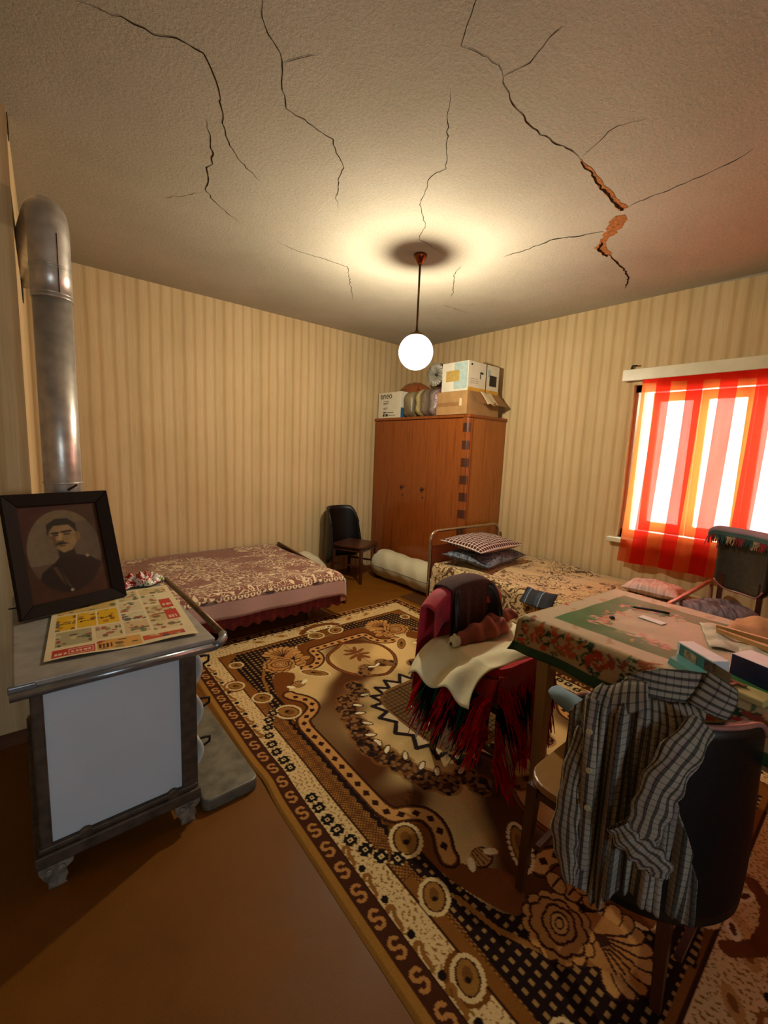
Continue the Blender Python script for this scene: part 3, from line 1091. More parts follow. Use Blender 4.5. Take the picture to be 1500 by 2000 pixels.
def spread1(u, v):
    x = 0.18 + 2.0 * u
    s = v * 1.60
    if s < 0.17:
        y, z = 3.045 + 0.01 * math.sin(x * 14), 0.25 + s
        y -= 0.014 * (1 - s / .17)
    elif s < 0.26:
        t = (s - .17) / .09 * PI / 2
        y, z = 3.105 - 0.057 * math.cos(t), 0.42 - 0.057 + 0.057 * math.sin(t) + 0.0
        z += .02 * (s - .17) / .09
    else:
        y, z = 3.105 + (s - .26) * 0.965, 0.44 + 0.006 * math.sin(x * 5 + y_n(x)) + 0.004 * math.sin(s * 9)
    z -= 0.03 * max(0, (u - 0.965) / 0.035) ** 2
    return (x, y, z, x, s)


def y_n(x):
    return math.sin(x * 2.3) * 1.5


bs = MB().grid(spread1, 90, 70).build('bedspread', M_lace1, None, thick=0.006)
tag(bs, 'rose brown bedspread with beige lace pattern and plain lilac hem on the left bed', 'bedspread')
M_fringe_red = mat_plain('red_fringe', C('6e1712'), 0.85, var=0.25, scale=60)


def skirt(u, v):
    x = 0.2 + 1.96 * u
    return (x, 3.068 + 0.006 * math.sin(x * 95) + 0.004 * math.sin(x * 41), 0.30 - v * (0.15 + 0.012 * math.sin(x * 60)))


MB().grid(skirt, 220, 4, False).build('red_skirt', M_fringe_red, b1, thick=0.003)
# tassels at the corner of the spread
tm = MB()
for k in range(7):
    x = 2.125 + 0.008 * k
    tm.bar((x, 3.035, 0.262), (x + rs.uniform(-.004, .004), 3.03, 0.19), 0.004, 0.006, 5)
tm.build('tassel_trim', mat_plain('pink_tassels', C('a8604c'), 0.9), bs)['kind'] = 'stuff'

# ------------------------------------------------------------------ bed on the right
b2 = empty('iron_bed', (3.58, 1.85, 0), 'tubular metal bed along the right wall below the window', 'bed')


def arch(x0, x1, y, h, r=0.09):
    P = [(x0, y, 0), (x0, y, h * .5), (x0, y, h - r)]
    for k in range(1, 9):
        t = PI / 2 * k / 8
        P.append((x0 + r - r * math.cos(t), y, h - r + r * math.sin(t)))
    for k in range(0, 9):
        t = PI / 2 * k / 8
        P.append((x1 - r + r * math.sin(t), y, h - r + r * math.cos(t)))
    P += [(x1, y, h * .5), (x1, y, 0)]
    return P


MB().tube(arch(3.02, 4.10, 2.84, 0.765), 0.016, 12).build('head_frame', M_chrome, b2)
MB().box((3.04, 2.832, 0.30), (4.08, 2.848, 0.625)).build('head_panel', M_wood_red, b2)
MB().tube(arch(3.06, 4.10, 0.85, 0.62), 0.016, 12).build('foot_frame', mat_plain('pinkish_tube', C('b98d78'), 0.3, 0.4, var=.1), b2)
MB().box((3.10, 0.843, 0.25), (4.06, 0.857, 0.48)).build('foot_panel', M_wood_red, b2)
for x in (3.07, 4.07):
    MB().box((x - .015, 0.87, 0.24), (x + .015, 2.82, 0.29)).build('side_rail', M_iron, b2)
MB().box((3.06, 0.88, 0.29), (4.10, 2.81, 0.425)).build('mattress', mat_plain('mattress_ticking', C('b9a587'), 0.9), b2, bevel=0.03)


def spread2(u, v):
    y = 0.89 + 1.915 * v
    s = u * 1.52
    if s < 0.30:
        x = 3.025 + 0.012 * math.sin(y * 13) * (1 - s / .3) - 0.012 * (1 - s / .3)
        z = 0.11 + s
    elif s < 0.40:
        t = (s - .30) / .10 * PI / 2
        x, z = 3.09 - 0.065 * math.cos(t), 0.41 - 0.0 + 0.05 * math.sin(t)
    else:
        x, z = 3.09 + (s - .40) * 0.94, 0.46 + 0.008 * math.sin(y * 6 + x_n(s)) + 0.006 * math.sin(s * 9 + y * 3)
    return (x, y, z, y, s + 0.03)


def x_n(s):
    return math.sin(s * 5) * 1.2


o = MB().grid(spread2, 70, 90).build('bedspread', M_lace2, None, thick=0.006)
tag(o, 'cream bedspread with dark brown scrolls hanging over the right bed', 'bedspread')


def pillow(name, c, size, mt, label, rz=0.0, tilt=(0, 0), pw=2.6, wr=0.008, seed=0, cat='pillow', grp=None, n=26, parent=None):
    sx, sy, sz = size
    mb = MB()
    rs_ = np.random.RandomState(seed)
    ph = rs_.rand(4) * 6
    cz, sn = math.cos(rz), math.sin(rz)

    def fn(sgn):
        def f(u, v):
            a, b = u * 2 - 1, v * 2 - 1
            k = max(0, 1 - abs(a) ** pw) ** .55 * max(0, 1 - abs(b) ** pw) ** .55
            e = 1 + 0.06 * (abs(a * b)) ** 2
            pin = 1 - 0.05 * (1 - abs(a) ** 2) * abs(b) ** 4
            pin2 = 1 - 0.05 * (1 - abs(b) ** 2) * abs(a) ** 4
            x, y = a * sx / 2 * e * pin2, b * sy / 2 * e * pin
            z = sgn * k * sz / 2 + wr * (math.sin(a * 5 + ph[0]) * math.sin(b * 4 + ph[1]) + .5 * math.sin(a * 11 + ph[2]) * math.cos(b * 9 + ph[3])) * (k ** .5)
            X_, Y_ = x * cz - y * sn, x * sn + y * cz
            Z_ = z + X_ * tilt[0] + Y_ * tilt[1]
            return (c[0] + X_, c[1] + Y_, c[2] + Z_, u * sx, v * sy)
        return f
    mb.grid(fn(1), n, n)
    b = len(mb.v)
    mb.grid(fn(-1), n, n)
    for i in range(len(mb.f) - n * n, len(mb.f)):
        mb.f[i] = tuple(reversed(mb.f[i]))
    ob = mb.build(name, mt, parent)
    if parent is None:
        tag(ob, label, cat, grp)
    return ob


def check_mat(name, base, line, scale, wdt=0.18, rough=0.85, second=None, s2=None):
    n = N(name)
    uv = n.coord('UV')
    sep = n.n('ShaderNodeSeparateXYZ', {0: uv})
    f = []
    for k in (0, 1):
        f.append(n.math('LESS_THAN', n.math('FRACT', n.math('DIVIDE', sep.outputs[k], scale)), wdt))
    tot = n.math('MULTIPLY', n.math('ADD', f[0], f[1]), 0.5)
    col = n.ramp(tot, [(0.0, base[:3]), (0.5, tuple((a + b * 1.6) / 2.6 for a, b in zip(base[:3], line[:3]))), (1.0, line[:3])])
    if second:
        q = n.math('LESS_THAN', n.math('FRACT', n.math('ADD', n.math('DIVIDE', sep.outputs[0], s2), .3)), .3)
        col = n.mix(n.math('MULTIPLY', q, .5), col, second)
    g = n.noise(uv, 160, 2)
    col = n.mix(1.0, col, n.ramp(g, [(0.3, (.85, .85, .85)), (0.7, (1.06, 1.06, 1.06))]), 'MULTIPLY')
    n.bump(g, 0.15, 0.003)
    return n.fin(col, rough, 0, 0.2)


M_check = check_mat('maroon_check', C('4a1c14'), C('d9c9bd'), 0.034, 0.26)
nn = N('blue_grey_floral')
_f = nn.noise(nn.coord('UV'), 38, 3, .6, 1.0)
M_bluefl = nn.fin(nn.ramp(_f, [(0.35, C('2c3038')), (0.5, C('59606e')), (0.6, C('7d7f86')), (0.7, C('4d4a48'))]), 0.85, 0, .2)
pillow('pillow', (3.48, 2.53, 0.548), (0.72, 0.48, 0.15), M_bluefl, 'grey blue floral pillow lying under the checked pillow on the right bed', 0.12, (0.0, 0.06), seed=1)
pillow('pillow', (3.43, 2.54, 0.672), (0.66, 0.46, 0.13), M_check, 'maroon and white checked pillow on top of the grey pillow', 0.02, (0.0, 0.07), seed=2)
nn = N('pale_pink_cloth')
_f = nn.noise(nn.mapping(nn.coord('UV'), (4, 30, 1)), 2, 3, .6, .6)
M_pinkp = nn.fin(nn.ramp(_f, [(0.35, C('b99a95')), (0.6, C('d8c4bd'))]), 0.85, 0, .2)
pillow('pillow', (3.83, 1.16, 0.515), (0.30, 0.38, 0.11), M_pinkp, 'pale pink pillow at the foot end of the right bed under the curtain', 0.1, seed=3)

# ------------------------------------------------------------------ wardrobe
wd = empty('wardrobe', (3.85, 3.66, 0), 'tall polished brown two-door wardrobe standing in the corner', 'wardrobe')
WX0, WX1, WYa, WYb, WH = 3.56, 4.19, 2.90, 4.42, 1.885
MB().box((WX0 + .02, WYa + .004, 0.09), (WX1, WYa + .03, WH)).build('side_panel', M_wood_side, wd)
MB().box((WX0 + .02, WYb - .03, 0.09), (WX1, WYb, WH)).build('side_panel', M_wood_side, wd)
MB().box((WX1 - .015, WYa + .03, 0.09), (WX1, WYb - .03, WH)).build('back_panel', M_wood_dark, wd)
MB().box((WX0 - .012, WYa - .012, WH), (WX1, WYb + .005, WH + .032)).build('top_board', M_wood_orange, wd, bevel=0.008)
MB().box((WX0 + .01, WYa + .01, 0.0), (WX1, WYb, 0.09)).build('plinth', M_wood_dark, wd)
MB().box((WX0 + .03, WYa + .03, 0.09), (WX1 - .015, WYb - .03, 0.11)).build('floor_board', M_wood_dark, wd)
SEAM = 3.70
for nm, ya, yb in (('door', SEAM + .002, WYb - .004), ('door', WYa + .085, SEAM - .002)):
    d = MB().box((WX0 - .002, ya, 0.10), (WX0 + .02, yb, WH - .006)).build(nm, M_wood_orange, wd, bevel=0.003)
    ky = 3.85 if ya > 3.6 else 3.51
    MB().lathe((0, 0, 0), [(0, 0), (.012, 0), (.01, .012), (.018, .02), (.02, .028), (.014, .036), (0, .038)], 14)
    kb = MB()
    pr = [(0.010, 0), (.009, .012), (.018, .018), (.021, .027), (.015, .036), (0.0, .038)]
    for i in range(len(pr) - 1):
        kb.cyl((WX0 - .002 - pr[i][1], ky, 1.10), (WX0 - .002 - pr[i + 1][1], ky, 1.10), pr[i][0], max(pr[i + 1][0], .001), 14)
    kb.build('knob', M_wood_dark, d)
    kb = MB().cyl((WX0 - .001, ky, 1.0), (WX0 - .008, ky, 1.0), 0.011, 0.011, 14)
    kb.build('keyhole', M_wood_dark, d)
MB().box((WX0 - .004, SEAM - .012, 0.10), (WX0 + .004, SEAM + .004, WH - .006)).build('seam_strip', M_wood_orange, wd)
pil = MB()
for k in range(9):
    t0, t1 = PI / 2 * k / 8, PI / 2 * (k + 1) / 8
# rounded corner pilaster with inlaid blocks
seg = []
for k in range(9):
    t = PI + PI / 2 * k / 8
    seg.append((WX0 + .05 + .052 * math.cos(t), WYa + .05 + .052 * math.sin(t)))
poly = [(WX0 - .002, WYa + .083)] + seg + [(WX0 + .06, WYa - .002), (WX0 + .06, WYa + .083)]
pil.prism(poly, 0.09, WH)
po = pil.build('corner_pilaster', M_wood_orange, wd)
for k in range(9):
    z = 0.30 + k * 0.18
    q = MB()
    s2_ = [(x - (0.0012 if x < WX0 + .05 else 0), y - (0.0012 if y < WYa + .05 else 0)) for x, y in [(WX0 - .002, WYa + .08)] + seg[:7]]
    n_ = len(s2_)
    V_ = [(x, y, z) for x, y in s2_] + [(x, y, z + .09) for x, y in s2_]
    q.add(V_, [(i, i + 1, n_ + i + 1, n_ + i) for i in range(n_ - 1)])
    q.build('inlay_block', M_wood_dark, po, thick=0.001)

# ------------------------------------------------------------------ white roll and bundle
M_vinyl = mat_plain('white_sheet', C('cdc5a6'), 0.45, var=0.06, scale=5, bump=0.12, bscale=14)
rl = MB()


def rollf(u, v):
    t = 2 * PI * u + PI
    y = 2.98 + 0.98 * v
    r = 0.165 + 0.006 * math.sin(9 * v) + 0.004 * math.sin(25 * v + 3 * t) + (0.012 * max(0, 1 - 10 * u))
    return (3.372 + r * math.cos(t), y, 0.167 + r * math.sin(t))


rl.grid(rollf, 40, 40, False)
for e, y in ((0, 2.985), (1, 3.955)):
    pts = [(3.372 + (0.02 + 0.14 * k / 60) * math.cos(k * .35), y, 0.167 + (0.02 + 0.14 * k / 60) * math.sin(k * .35)) for k in range(60)]
    rl.tube(pts, 0.006, 5)
rl.add([(3.372 + 0.16 * math.cos(2 * PI * k / 24), 3.94, 0.167 + 0.16 * math.sin(2 * PI * k / 24)) for k in range(24)], [tuple(range(24))])
rl.add([(3.372 + 0.16 * math.cos(2 * PI * k / 24), 3.0, 0.167 + 0.16 * math.sin(2 * PI * k / 24)) for k in range(24)], [tuple(range(24))])
tag(rl.build('sheet_roll', M_vinyl), 'thick white roll of sheeting on the floor in front of the wardrobe', 'roll')
pillow('bundle', (2.44, 4.24, 0.175), (0.40, 0.34, 0.34), M_vinyl, 'white wrapped bundle on the floor between the left bed and the far chair', 0.1, seed=8, cat='bundle', wr=.012)

# ------------------------------------------------------------------ boxes and bags on the wardrobe
WT = WH + 0.033
M_card = mat_plain('brown_cardboard', C('a9814f'), 0.85, var=0.08, scale=12)
M_card2 = mat_plain('darker_cardboard', C('94693c'), 0.85, var=0.08, scale=12)  # darker brown card for the flap and the tape strip
M_wbox = mat_plain('white_box_card', C('d6cfb8'), 0.6, var=0.04, scale=10)
M_ink = mat_plain('black_ink', C('1c1a1a'), 0.6, var=0.05)
M_blue = mat_plain('blue_print', C('2e5f86'), 0.5, var=0.1)
M_paleblue = mat_plain('pale_blue_print', C('a9bdb6'), 0.6, var=0.08)
M_orange = mat_plain('orange_print', C('cf9a34'), 0.6, var=0.1)
M_tape = mat_plain('tan_tape', C('b99a52'), 0.35, var=0.08)
M_note = mat_plain('note_paper', C('d2c09a'), 0.8, var=0.05)


def decal(parent, name, origin, eu, ev, rects, mt, off=0.0015):
    """thin printed patches on a face: origin + u*eu + v*ev"""
    eu, ev = Vector(eu), Vector(ev)
    nn_ = eu.cross(ev).normalized()
    mb = MB()
    for u0, v0, u1, v1 in rects:
        P = [Vector(origin) + eu * a + ev * b for a, b in ((u0, v0), (u1, v0), (u1, v1), (u0, v1))]
        mb.add([q + nn_ * off for q in P] + [q - nn_ * .0005 for q in P], [(0, 1, 2, 3), (7, 6, 5, 4), (0, 4, 5, 1), (1, 5, 6, 2), (2, 6, 7, 3), (3, 7, 4, 0)])
    return mb.build(name, mt, parent)


def lettering(parent, text, loc, right, up, size, mt, name='lettering'):
    cu = bpy.data.curves.new('lettering', 'FONT')
    cu.body = text
    cu.size = size
    cu.extrude = 0.0006
    ob = bpy.data.objects.new('lettering_tmp', cu)
    COL.objects.link(ob)
    dg = bpy.context.evaluated_depsgraph_get()
    me = bpy.data.meshes.new_from_object(ob.evaluated_get(dg))
    bpy.data.objects.remove(ob)
    me.materials.clear()
    me.materials.append(mt)
    o_ = bpy.data.objects.new(name, me)
    COL.objects.link(o_)
    r, u = Vector(right).normalized(), Vector(up).normalized()
    nz = r.cross(u)
    L = Vector(loc) - _org[parent.name]
    M4 = Matrix(((r.x, u.x, nz.x, 0), (r.y, u.y, nz.y, 0), (r.z, u.z, nz.z, 0), (0, 0, 0, 1)))
    me.transform(Matrix.Translation(L) @ M4)
    o_.parent = parent
    _org[o_.name] = _org[parent.name]
    return o_


# white box with handwriting-like brand word
wb = empty('cardboard_box', (3.68, 4.19, WT), 'white printed cardboard box with black lettering at the left end of the wardrobe top', 'box')
MB().box((3.58, 3.985, WT), (3.78, 4.40, WT + .31)).build('carton', M_wbox, wb, bevel=0.003)
lettering(wb, 'eneo', (3.5785, 4.36, WT + .235), (0, -1, 0), (0, 0, 1), 0.11, M_ink)
decal(wb, 'print', (3.58, 4.40, WT), (0, -1, 0), (0, 0, 1), [(.10, .20, .20, .206), (.10, .18, .20, .186), (.10, .165, .17, .17), (.10, .12, .18, .125), (.10, .10, .16, .105), (.10, .06, .15, .075), (.16, .064, .30, .07), (.10, .02, .13, .05), (.15, .02, .19, .05), (.20, .03, .33, .036)], M_ink)['kind'] = 'stuff'
decal(wb, 'blue_corner', (3.58, 3.985, WT), (1, 0, 0), (0, 0, 1), [(0.01, 0.005, .19, .12)], M_blue)

M_plast_br = N('brown_blanket_in_plastic')
_f = M_plast_br.noise(M_plast_br.coord(), 9, 3, .6, 1.0)
M_plast_br = M_plast_br.fin(M_plast_br.ramp(_f, [(0.35, C('5a2a16')), (0.5, C('9a5228')), (0.65, C('7a4a30'))]), 0.25, 0, .6)


def bag(name, c, size, mt, label, seed, cat='bag', pw=4.0, wr=.014, rz=0.0, thing=True):
    """plump bag: rounded box with wrinkles"""
    r_ = np.random.RandomState(seed)
    ph = r_.rand(6) * 6
    mb = MB()
    cz, sn = math.cos(rz), math.sin(rz)

    def f(u, v):
        th, fi = 2 * PI * u, -PI / 2 + PI * v
        d = Vector((math.cos(fi) * math.cos(th), math.cos(fi) * math.sin(th), math.sin(fi)))
        k = (abs(d.x) ** pw + abs(d.y) ** pw + abs(d.z) ** pw) ** (-1 / pw)
        k *= 1 + wr * 3 * (math.sin(9 * d.x + ph[0]) * math.sin(8 * d.z + ph[1]) * .5 + .3 * math.sin(17 * d.y + ph[2] + 3 * d.z) + .2 * math.sin(31 * d.y + 12 * d.z))
        x, y = d.x * k * size[0] / 2, d.y * k * size[1] / 2
        return (c[0] + x * cz - y * sn, c[1] + x * sn + y * cz, max(c[2] - size[2] / 2, c[2] + d.z * k * size[2] / 2))
    mb.grid(f, 40, 28, False)
    o_ = mb.build(name, mt)
    if thing:
        tag(o_, label, cat)
    return o_


bag('blanket_bag', (3.95, 4.13, WT + .23), (0.30, 0.52, 0.46), M_plast_br, 'brown shiny dome-shaped blanket bag standing behind the white box on the wardrobe', 4, pw=2.4)
nn = N('olive_grey_bag_cloth')
_f = nn.noise(nn.coord(), 6, 3)
bag('blanket_bag', (3.74, 3.885, WT + .152), (0.30, 0.175, 0.305), nn.fin(nn.ramp(_f, [(0.35, C('5e5138')), (0.65, C('8b7b58'))]), 0.4, 0, .5), 'olive grey bundled bag between the white box and the purple bag on the wardrobe', 5)
nn = N('purple_patterned_blanket_plastic')
v = nn.coord()
sp = nn.n('ShaderNodeSeparateXYZ', {0: v})
st = nn.math('ADD', nn.math('DIVIDE', sp.outputs[1], 0.5), nn.math('MULTIPLY', nn.noise(v, 7, 2), 0.22))
cst = nn.ramp(st, [(-0.0, C('5b2440')), (0.0, C('5e2244')), (0.12, C('6d3a55')), (0.2, C('7c6a5c')), (0.40, C('57463c')), (0.55, C('857a66')), (0.62, C('b3a86f')), (0.72, C('b3a86f')), (0.8, C('735269')), (1, C('5e4457'))])
st2 = nn.math('ADD', st, 0.40)
cst = nn.ramp(st2, [(0.0, C('5e2244')), (0.15, C('6b2a4c')), (0.24, C('8d7f74')), (0.34, C('4c3d34')), (0.5, C('7a6c5a')), (0.60, C('5a493d')), (0.68, C('b5aa72')), (0.80, C('b5aa72')), (0.86, C('735269')), (1, C('5e4457'))])
nn.bump(nn.noise(v, 28, 3, .6), .8, .02)
bag('blanket_bag', (3.74, 3.573, WT + .155), (0.34, 0.40, 0.31), nn.fin(cst, 0.14, 0, .8), 'shiny plastic bag with purple and yellow patterned blanket in the middle of the wardrobe top', 6, wr=.02)
# bolster with a gathered end
M_gath = mat_plain('grey_satin', C('8b8574'), 0.35, var=0.12, scale=20)
bo = empty('bolster', (3.75, 3.475, WT + .31), 'grey satin bolster with gathered rosette end lying on the purple bag', 'bolster')
br = MB()
bc = (3.62, 3.475, WT + .325 + .128)


def ros(u, v):
    t = 2 * PI * u
    r = 0.125 * v
    x = bc[0] + 0.035 * (1 - v) ** 2 * 1.6 - 0.03 * math.sin(PI * min(1, v * 1.02)) * 1.0 + 0.010 * math.sin(t * 17 + 2 * math.sin(3 * t)) * math.sin(PI * v * .9)
    k = 1 + .02 * math.sin(t * 17) * v
    return (x, bc[1] + r * k * math.cos(t), bc[2] + r * k * math.sin(t))


br.grid(ros, 136, 12, False)
br.build('rosette', M_gath, bo)


def bol(u, v):
    t = 2 * PI * u
    r = 0.125 * (1 + .015 * math.sin(6 * v + 3 * t)) * (1 if v < .92 else math.sqrt(max(0, 1 - ((v - .92) / .08) ** 2)))
    return (bc[0] + 0.30 * v, bc[1] + r * math.cos(t), bc[2] + r * math.sin(t))


MB().grid(bol, 40, 24, False).build('roll_cover', mat_plain('dark_plum_satin', C('4a3038'), 0.4, var=.2, scale=12), bo)
MB().lathe((0, 0, 0), [(0, 0)], 4)
bt = MB()
bt.cyl((bc[0] + .052, bc[1], bc[2]), (bc[0] + .01, bc[1], bc[2]), 0.012, 0.014, 12)
bt.build('button', M_ink, bo)

# open cardboard box
cb_ = empty('cardboard_box', (3.8, 3.14, WT), 'open brown cardboard box with drooping flaps at the right end of the wardrobe top', 'box')
cx0, cx1, cy0, cy1, cz1 = 3.535, 4.07, 2.93, 3.345, WT + .235
MB().box((cx0, cy0, WT), (cx1, cy1, cz1)).build('carton', M_card, cb_)
MB().hexa([(cx0 + .03, cy0, cz1 - .004), (cx1 - .01, cy0, cz1 - .004), (cx1 - .01, cy0 + .004, cz1), (cx0 + .03, cy0 + .004, cz1),
           (cx0 + .10, cy0 - .095, cz1 - .125), (cx1 + .03, cy0 - .095, cz1 - .125), (cx1 + .03, cy0 - .091, cz1 - .121), (cx0 + .10, cy0 - .091, cz1 - .121)]).build('flap', M_card2, cb_)
decal(cb_, 'tape_strip', (cx0, cy1, WT), (0, -1, 0), (0, 0, 1), [(0.0, .085, .30, .125)], M_card2)
decal(cb_, 'label_slip', (cx0, cy1, WT), (0, -1, 0), (0, 0, 1), [(0.315, .085, .345, .16)], M_note)
nt = MB()


def notef(u, v):
    t = v * 0.9
    x = 3.73 + 0.19 * u + .02 * v
    return (x, cy0 - .001 - .100 * t - .003 - .006 * math.sin(u * 6), cz1 + .004 - .135 * t + .003 * math.sin(u * 9 + v * 4) + (.02 * (math.sin(u * 9) * .5 - .5) if v > .95 else 0))


nt.grid(notef, 14, 8, False).build('paper_note', M_note, cb_, thick=0.001)
# white printed box on top
tb = empty('cardboard_box', (3.8, 3.14, cz1 + .002), 'white and orange printed box stacked on the open brown cardboard box', 'box')
tx0, tx1, ty0, ty1, tz0, tz1 = 3.545, 4.06, 2.945, 3.30, cz1 + .002, cz1 + .295
MB().box((tx0, ty0, tz0), (tx1, ty1, tz1)).build('carton', M_wbox, tb, bevel=0.004)
decal(tb, 'blue_panel', (tx0, ty1, tz0), (0, -1, 0), (0, 0, 1), [(0.17, .02, .345, .285)], M_paleblue)
decal(tb, 'yellow_label', (tx0 - .001, ty1, tz0), (0, -1, 0), (0, 0, 1), [(0.06, .10, .24, .21)], M_tape)
decal(tb, 'orange_strip', (tx0, ty0, tz0), (1, 0, 0), (0, 0, 1), [(0.0, .0, .52, .035)], M_orange)
decal(tb, 'print', (tx0, ty0, tz0), (1, 0, 0), (0, 0, 1), [(0.04, .25, .06, .27), (.35, .08, .47, .19), (.19, .13, .20, .20), (.20, .18, .24, .20), (.04, .08, .16, .083), (.04, .10, .17, .103), (.04, .12, .15, .123)], M_ink)['kind'] = 'stuff'
decal(tb, 'green_print', (tx0, ty0, tz0), (1, 0, 0), (0, 0, 1), [(0.315, .17, .36, .24)], M_paleblue)
st_ = MB().box((tx0 + .285, ty0 - .003, tz0 - .0), (tx0 + .293, ty0, tz1 + .003)).box((tx0 + .285, ty0, tz1), (tx0 + .293, ty1, tz1 + .003))
st_.build('strap', M_ink, tb)
bag('blanket_bag', (4.075, 3.46, WT + .27), (0.20, 0.22, 0.54), mat_plain('dark_plum_plastic', C('3b2a30'), .4, var=.2), 'dark plum bag behind the bolster against the right wall', 9, pw=3)

# ------------------------------------------------------------------ stove
M_enamel = mat_plain('blue_white_enamel', C('c3d2da'), 0.28, var=0.02, scale=6)
M_enamel_w = mat_plain('white_enamel', C('d8d2c0'), 0.3, var=0.06, scale=10)
M_stove = mat_plain('rusty_grey_iron', C('57493a'), 0.55, 0.35, var=0.25, scale=25, bump=0.12)
M_plate = mat_plain('grey_hob_plate', C('a19c92'), 0.45, 0.2, var=0.12, scale=14, bump=0.08)
M_rim = mat_plain('hob_rim_steel', C('8d9295'), 0.28, 0.7, var=0.12, scale=18)
M_handle = mat_plain('brown_iron_rail', C('6e5233'), 0.4, 0.5, var=0.2, scale=30)
SX0, SX1, SY0, SY1, SZ = -0.005, 0.50, 1.665, 2.60, 0.76
sv = empty('stove', (0.25, 2.1, 0), 'old wood-burning kitchen stove with a pale blue enamel side panel', 'stove')
MB().box((SX0 + .02, SY0 + .012, 0.15), (SX1 - .03, SY1, 0.715)).build('body', M_stove, sv)
MB().box((SX0 + .03, SY0 + .002, 0.165), (SX1 - .062, SY0 + .012, 0.722)).build('side_panel', M_enamel, sv, bevel=0.004)
for x0, x1 in ((SX0, SX0 + .034), (SX1 - .065, SX1 - .005)):
    MB().box((x0, SY0 - .006, 0.14), (x1, SY0 + .03, 0.725)).build('corner_post', M_stove, sv, bevel=0.006)
bs_ = MB().box((SX0 - .018, SY0 - .022, 0.10), (SX1 + .0, SY1, 0.145)).box((SX0 - .006, SY0 - .012, 0.145), (SX1 - .01, SY0 + .01, 0.165))
for x in (0.12, 0.40):
    bs_.cyl((x, SY0 - .014, 0.155), (x, SY0 + .004, 0.155), 0.022, 0.022, 16)
bs_.build('base_rim', M_stove, sv, bevel=0.005)
# cast feet
for x, y in ((0.035, SY0 + .02), (0.455, SY0 + .02), (0.035, SY1 - .06), (0.455, SY1 - .06)):
    f = MB()
    P = [(-.05, .10), (.05, .10), (.045, .07), (.025, .055), (.03, .03), (.02, .01), (.028, 0), (-.028, 0), (-.025, .02), (-.04, .045), (-.05, .07)]
    n_ = len(P)
    V_ = [(x + a, y - .025, b) for a, b in P] + [(x + a, y + .03, b) for a, b in P]
    f.add(V_, [tuple(range(n_)), tuple(reversed(range(n_, 2 * n_)))] + [(i, n_ + i, n_ + (i + 1) % n_, (i + 1) % n_) for i in range(n_)])
    for a in (-.022, .012):
        f.cyl((x + a, y - .032, .068), (x + a, y - .02, .068), .012, .012, 12)
    f.build('foot', mat_plain('worn_cast_foot', C('8b8272'), 0.45, 0.3, var=.3, scale=40) if not bpy.data.materials.get('worn_cast_foot') else bpy.data.materials['worn_cast_foot'], sv, bevel=0.004)
# hob plate
MB().box((SX0 - .035, SY0 - .03, 0.735), (SX1 + .06, SY1 + .01, SZ)).build('hob_plate', M_plate, sv, bevel=0.005)
MB().tube([(SX0 - .045, SY0 - .033, .728), (SX1 + .05, SY0 - .033, .728)], 0.0165, 12).build('hob_rim', M_rim, sv)
MB().box((SX0 - .048, SY0 - .038, .735), (SX0 + .02, SY0 - .02, .757)).build('rim_end', M_rim, sv, bevel=.003)
MB().box((0.14, 2.02, SZ), (0.42, 2.30, SZ + .004)).build('hob_ring', M_plate, sv)
# fire door side (towards +x)
for z0, z1, nm in ((0.53, 0.70, 'fire_door'), (0.345, 0.515, 'oven_door'), (0.175, 0.33, 'ash_door')):
    d = MB()

    def dfn(u, v, z0=z0, z1=z1):
        z = z0 + (z1 - z0) * v
        b = 0.048 * math.sin(PI * min(1, max(0, v))) ** .6
        return (SX1 - .012 + b, SY0 + .05 + 0.82 * u, z)
    d.grid(dfn, 6, 12, False)
    do = d.build(nm, M_enamel_w, sv, thick=0.012)
    h = MB()
    zc = (z0 + z1) / 2 + .01
    yb = SY0 + .085
    h.tube([(SX1 + .005, yb, zc + .02), (SX1 + .05, yb, zc + .02), (SX1 + .072, yb + .004, zc + .012), (SX1 + .072, yb + .008, zc - .012), (SX1 + .05, yb + .01, zc - .022), (SX1 + .034, yb + .01, zc - .015), (SX1 + .03, yb + .008, zc + .002)], 0.0055, 8)
    h.build('handle', M_iron, do)
# towel rail
MB().tube([(SX1 + .045, SY0 - .033, .728), (SX1 + .075, SY0 - .03, .732), (SX1 + .098, SY0 - .012, .745), (SX1 + .103, SY0 + .012, .752)], 0.0165, 12).build('rail_bracket', M_rim, sv)
MB().tube([(SX1 + .103, SY0 + .012, .752), (SX1 + .106, SY0 + .5, .757), (SX1 + .104, SY1 - .07, .758)], 0.0135, 12).build('towel_rail', M_handle, sv)
MB().tube([(SX1 + .104, SY1 - .07, .758), (SX1 + .09, SY1 - .05, .755), (SX1 + .05, SY1 - .04, .745)], 0.0155, 12).build('rail_bracket', M_rim, sv)
MB().bar((SX0 + .06, 2.30, .80), (SX0 - .045, 2.27, .805), 0.006, 0.002).cyl((SX0 + .04, 2.30, .76), (SX0 + .04, 2.30, .802), .006, .006, 8).build('damper_lever', M_iron, sv)

# metal floor plate in front of the stove
tr = MB()


def rrect(x0, x1, y0, y1, r, k=6):
    P = []
    for cx, cy, a in ((x1 - r, y1 - r, 0), (x0 + r, y1 - r, PI / 2), (x0 + r, y0 + r, PI), (x1 - r, y0 + r, 1.5 * PI)):
        for i in range(k + 1):
            t = a + PI / 2 * i / k
            P.append((cx + r * math.cos(t), cy + r * math.sin(t)))
    return P


tr.prism(rrect(0.515, 0.752, 1.66, 2.42, 0.035), 0.0, 0.055)
tag(tr.build('floor_plate', mat_plain('grey_metal_tray', C('6c6757'), 0.5, 0.2, var=0.22, scale=16, bump=0.08), bevel=0.008), 'grey metal floor plate with rounded corners in front of the stove', 'plate')

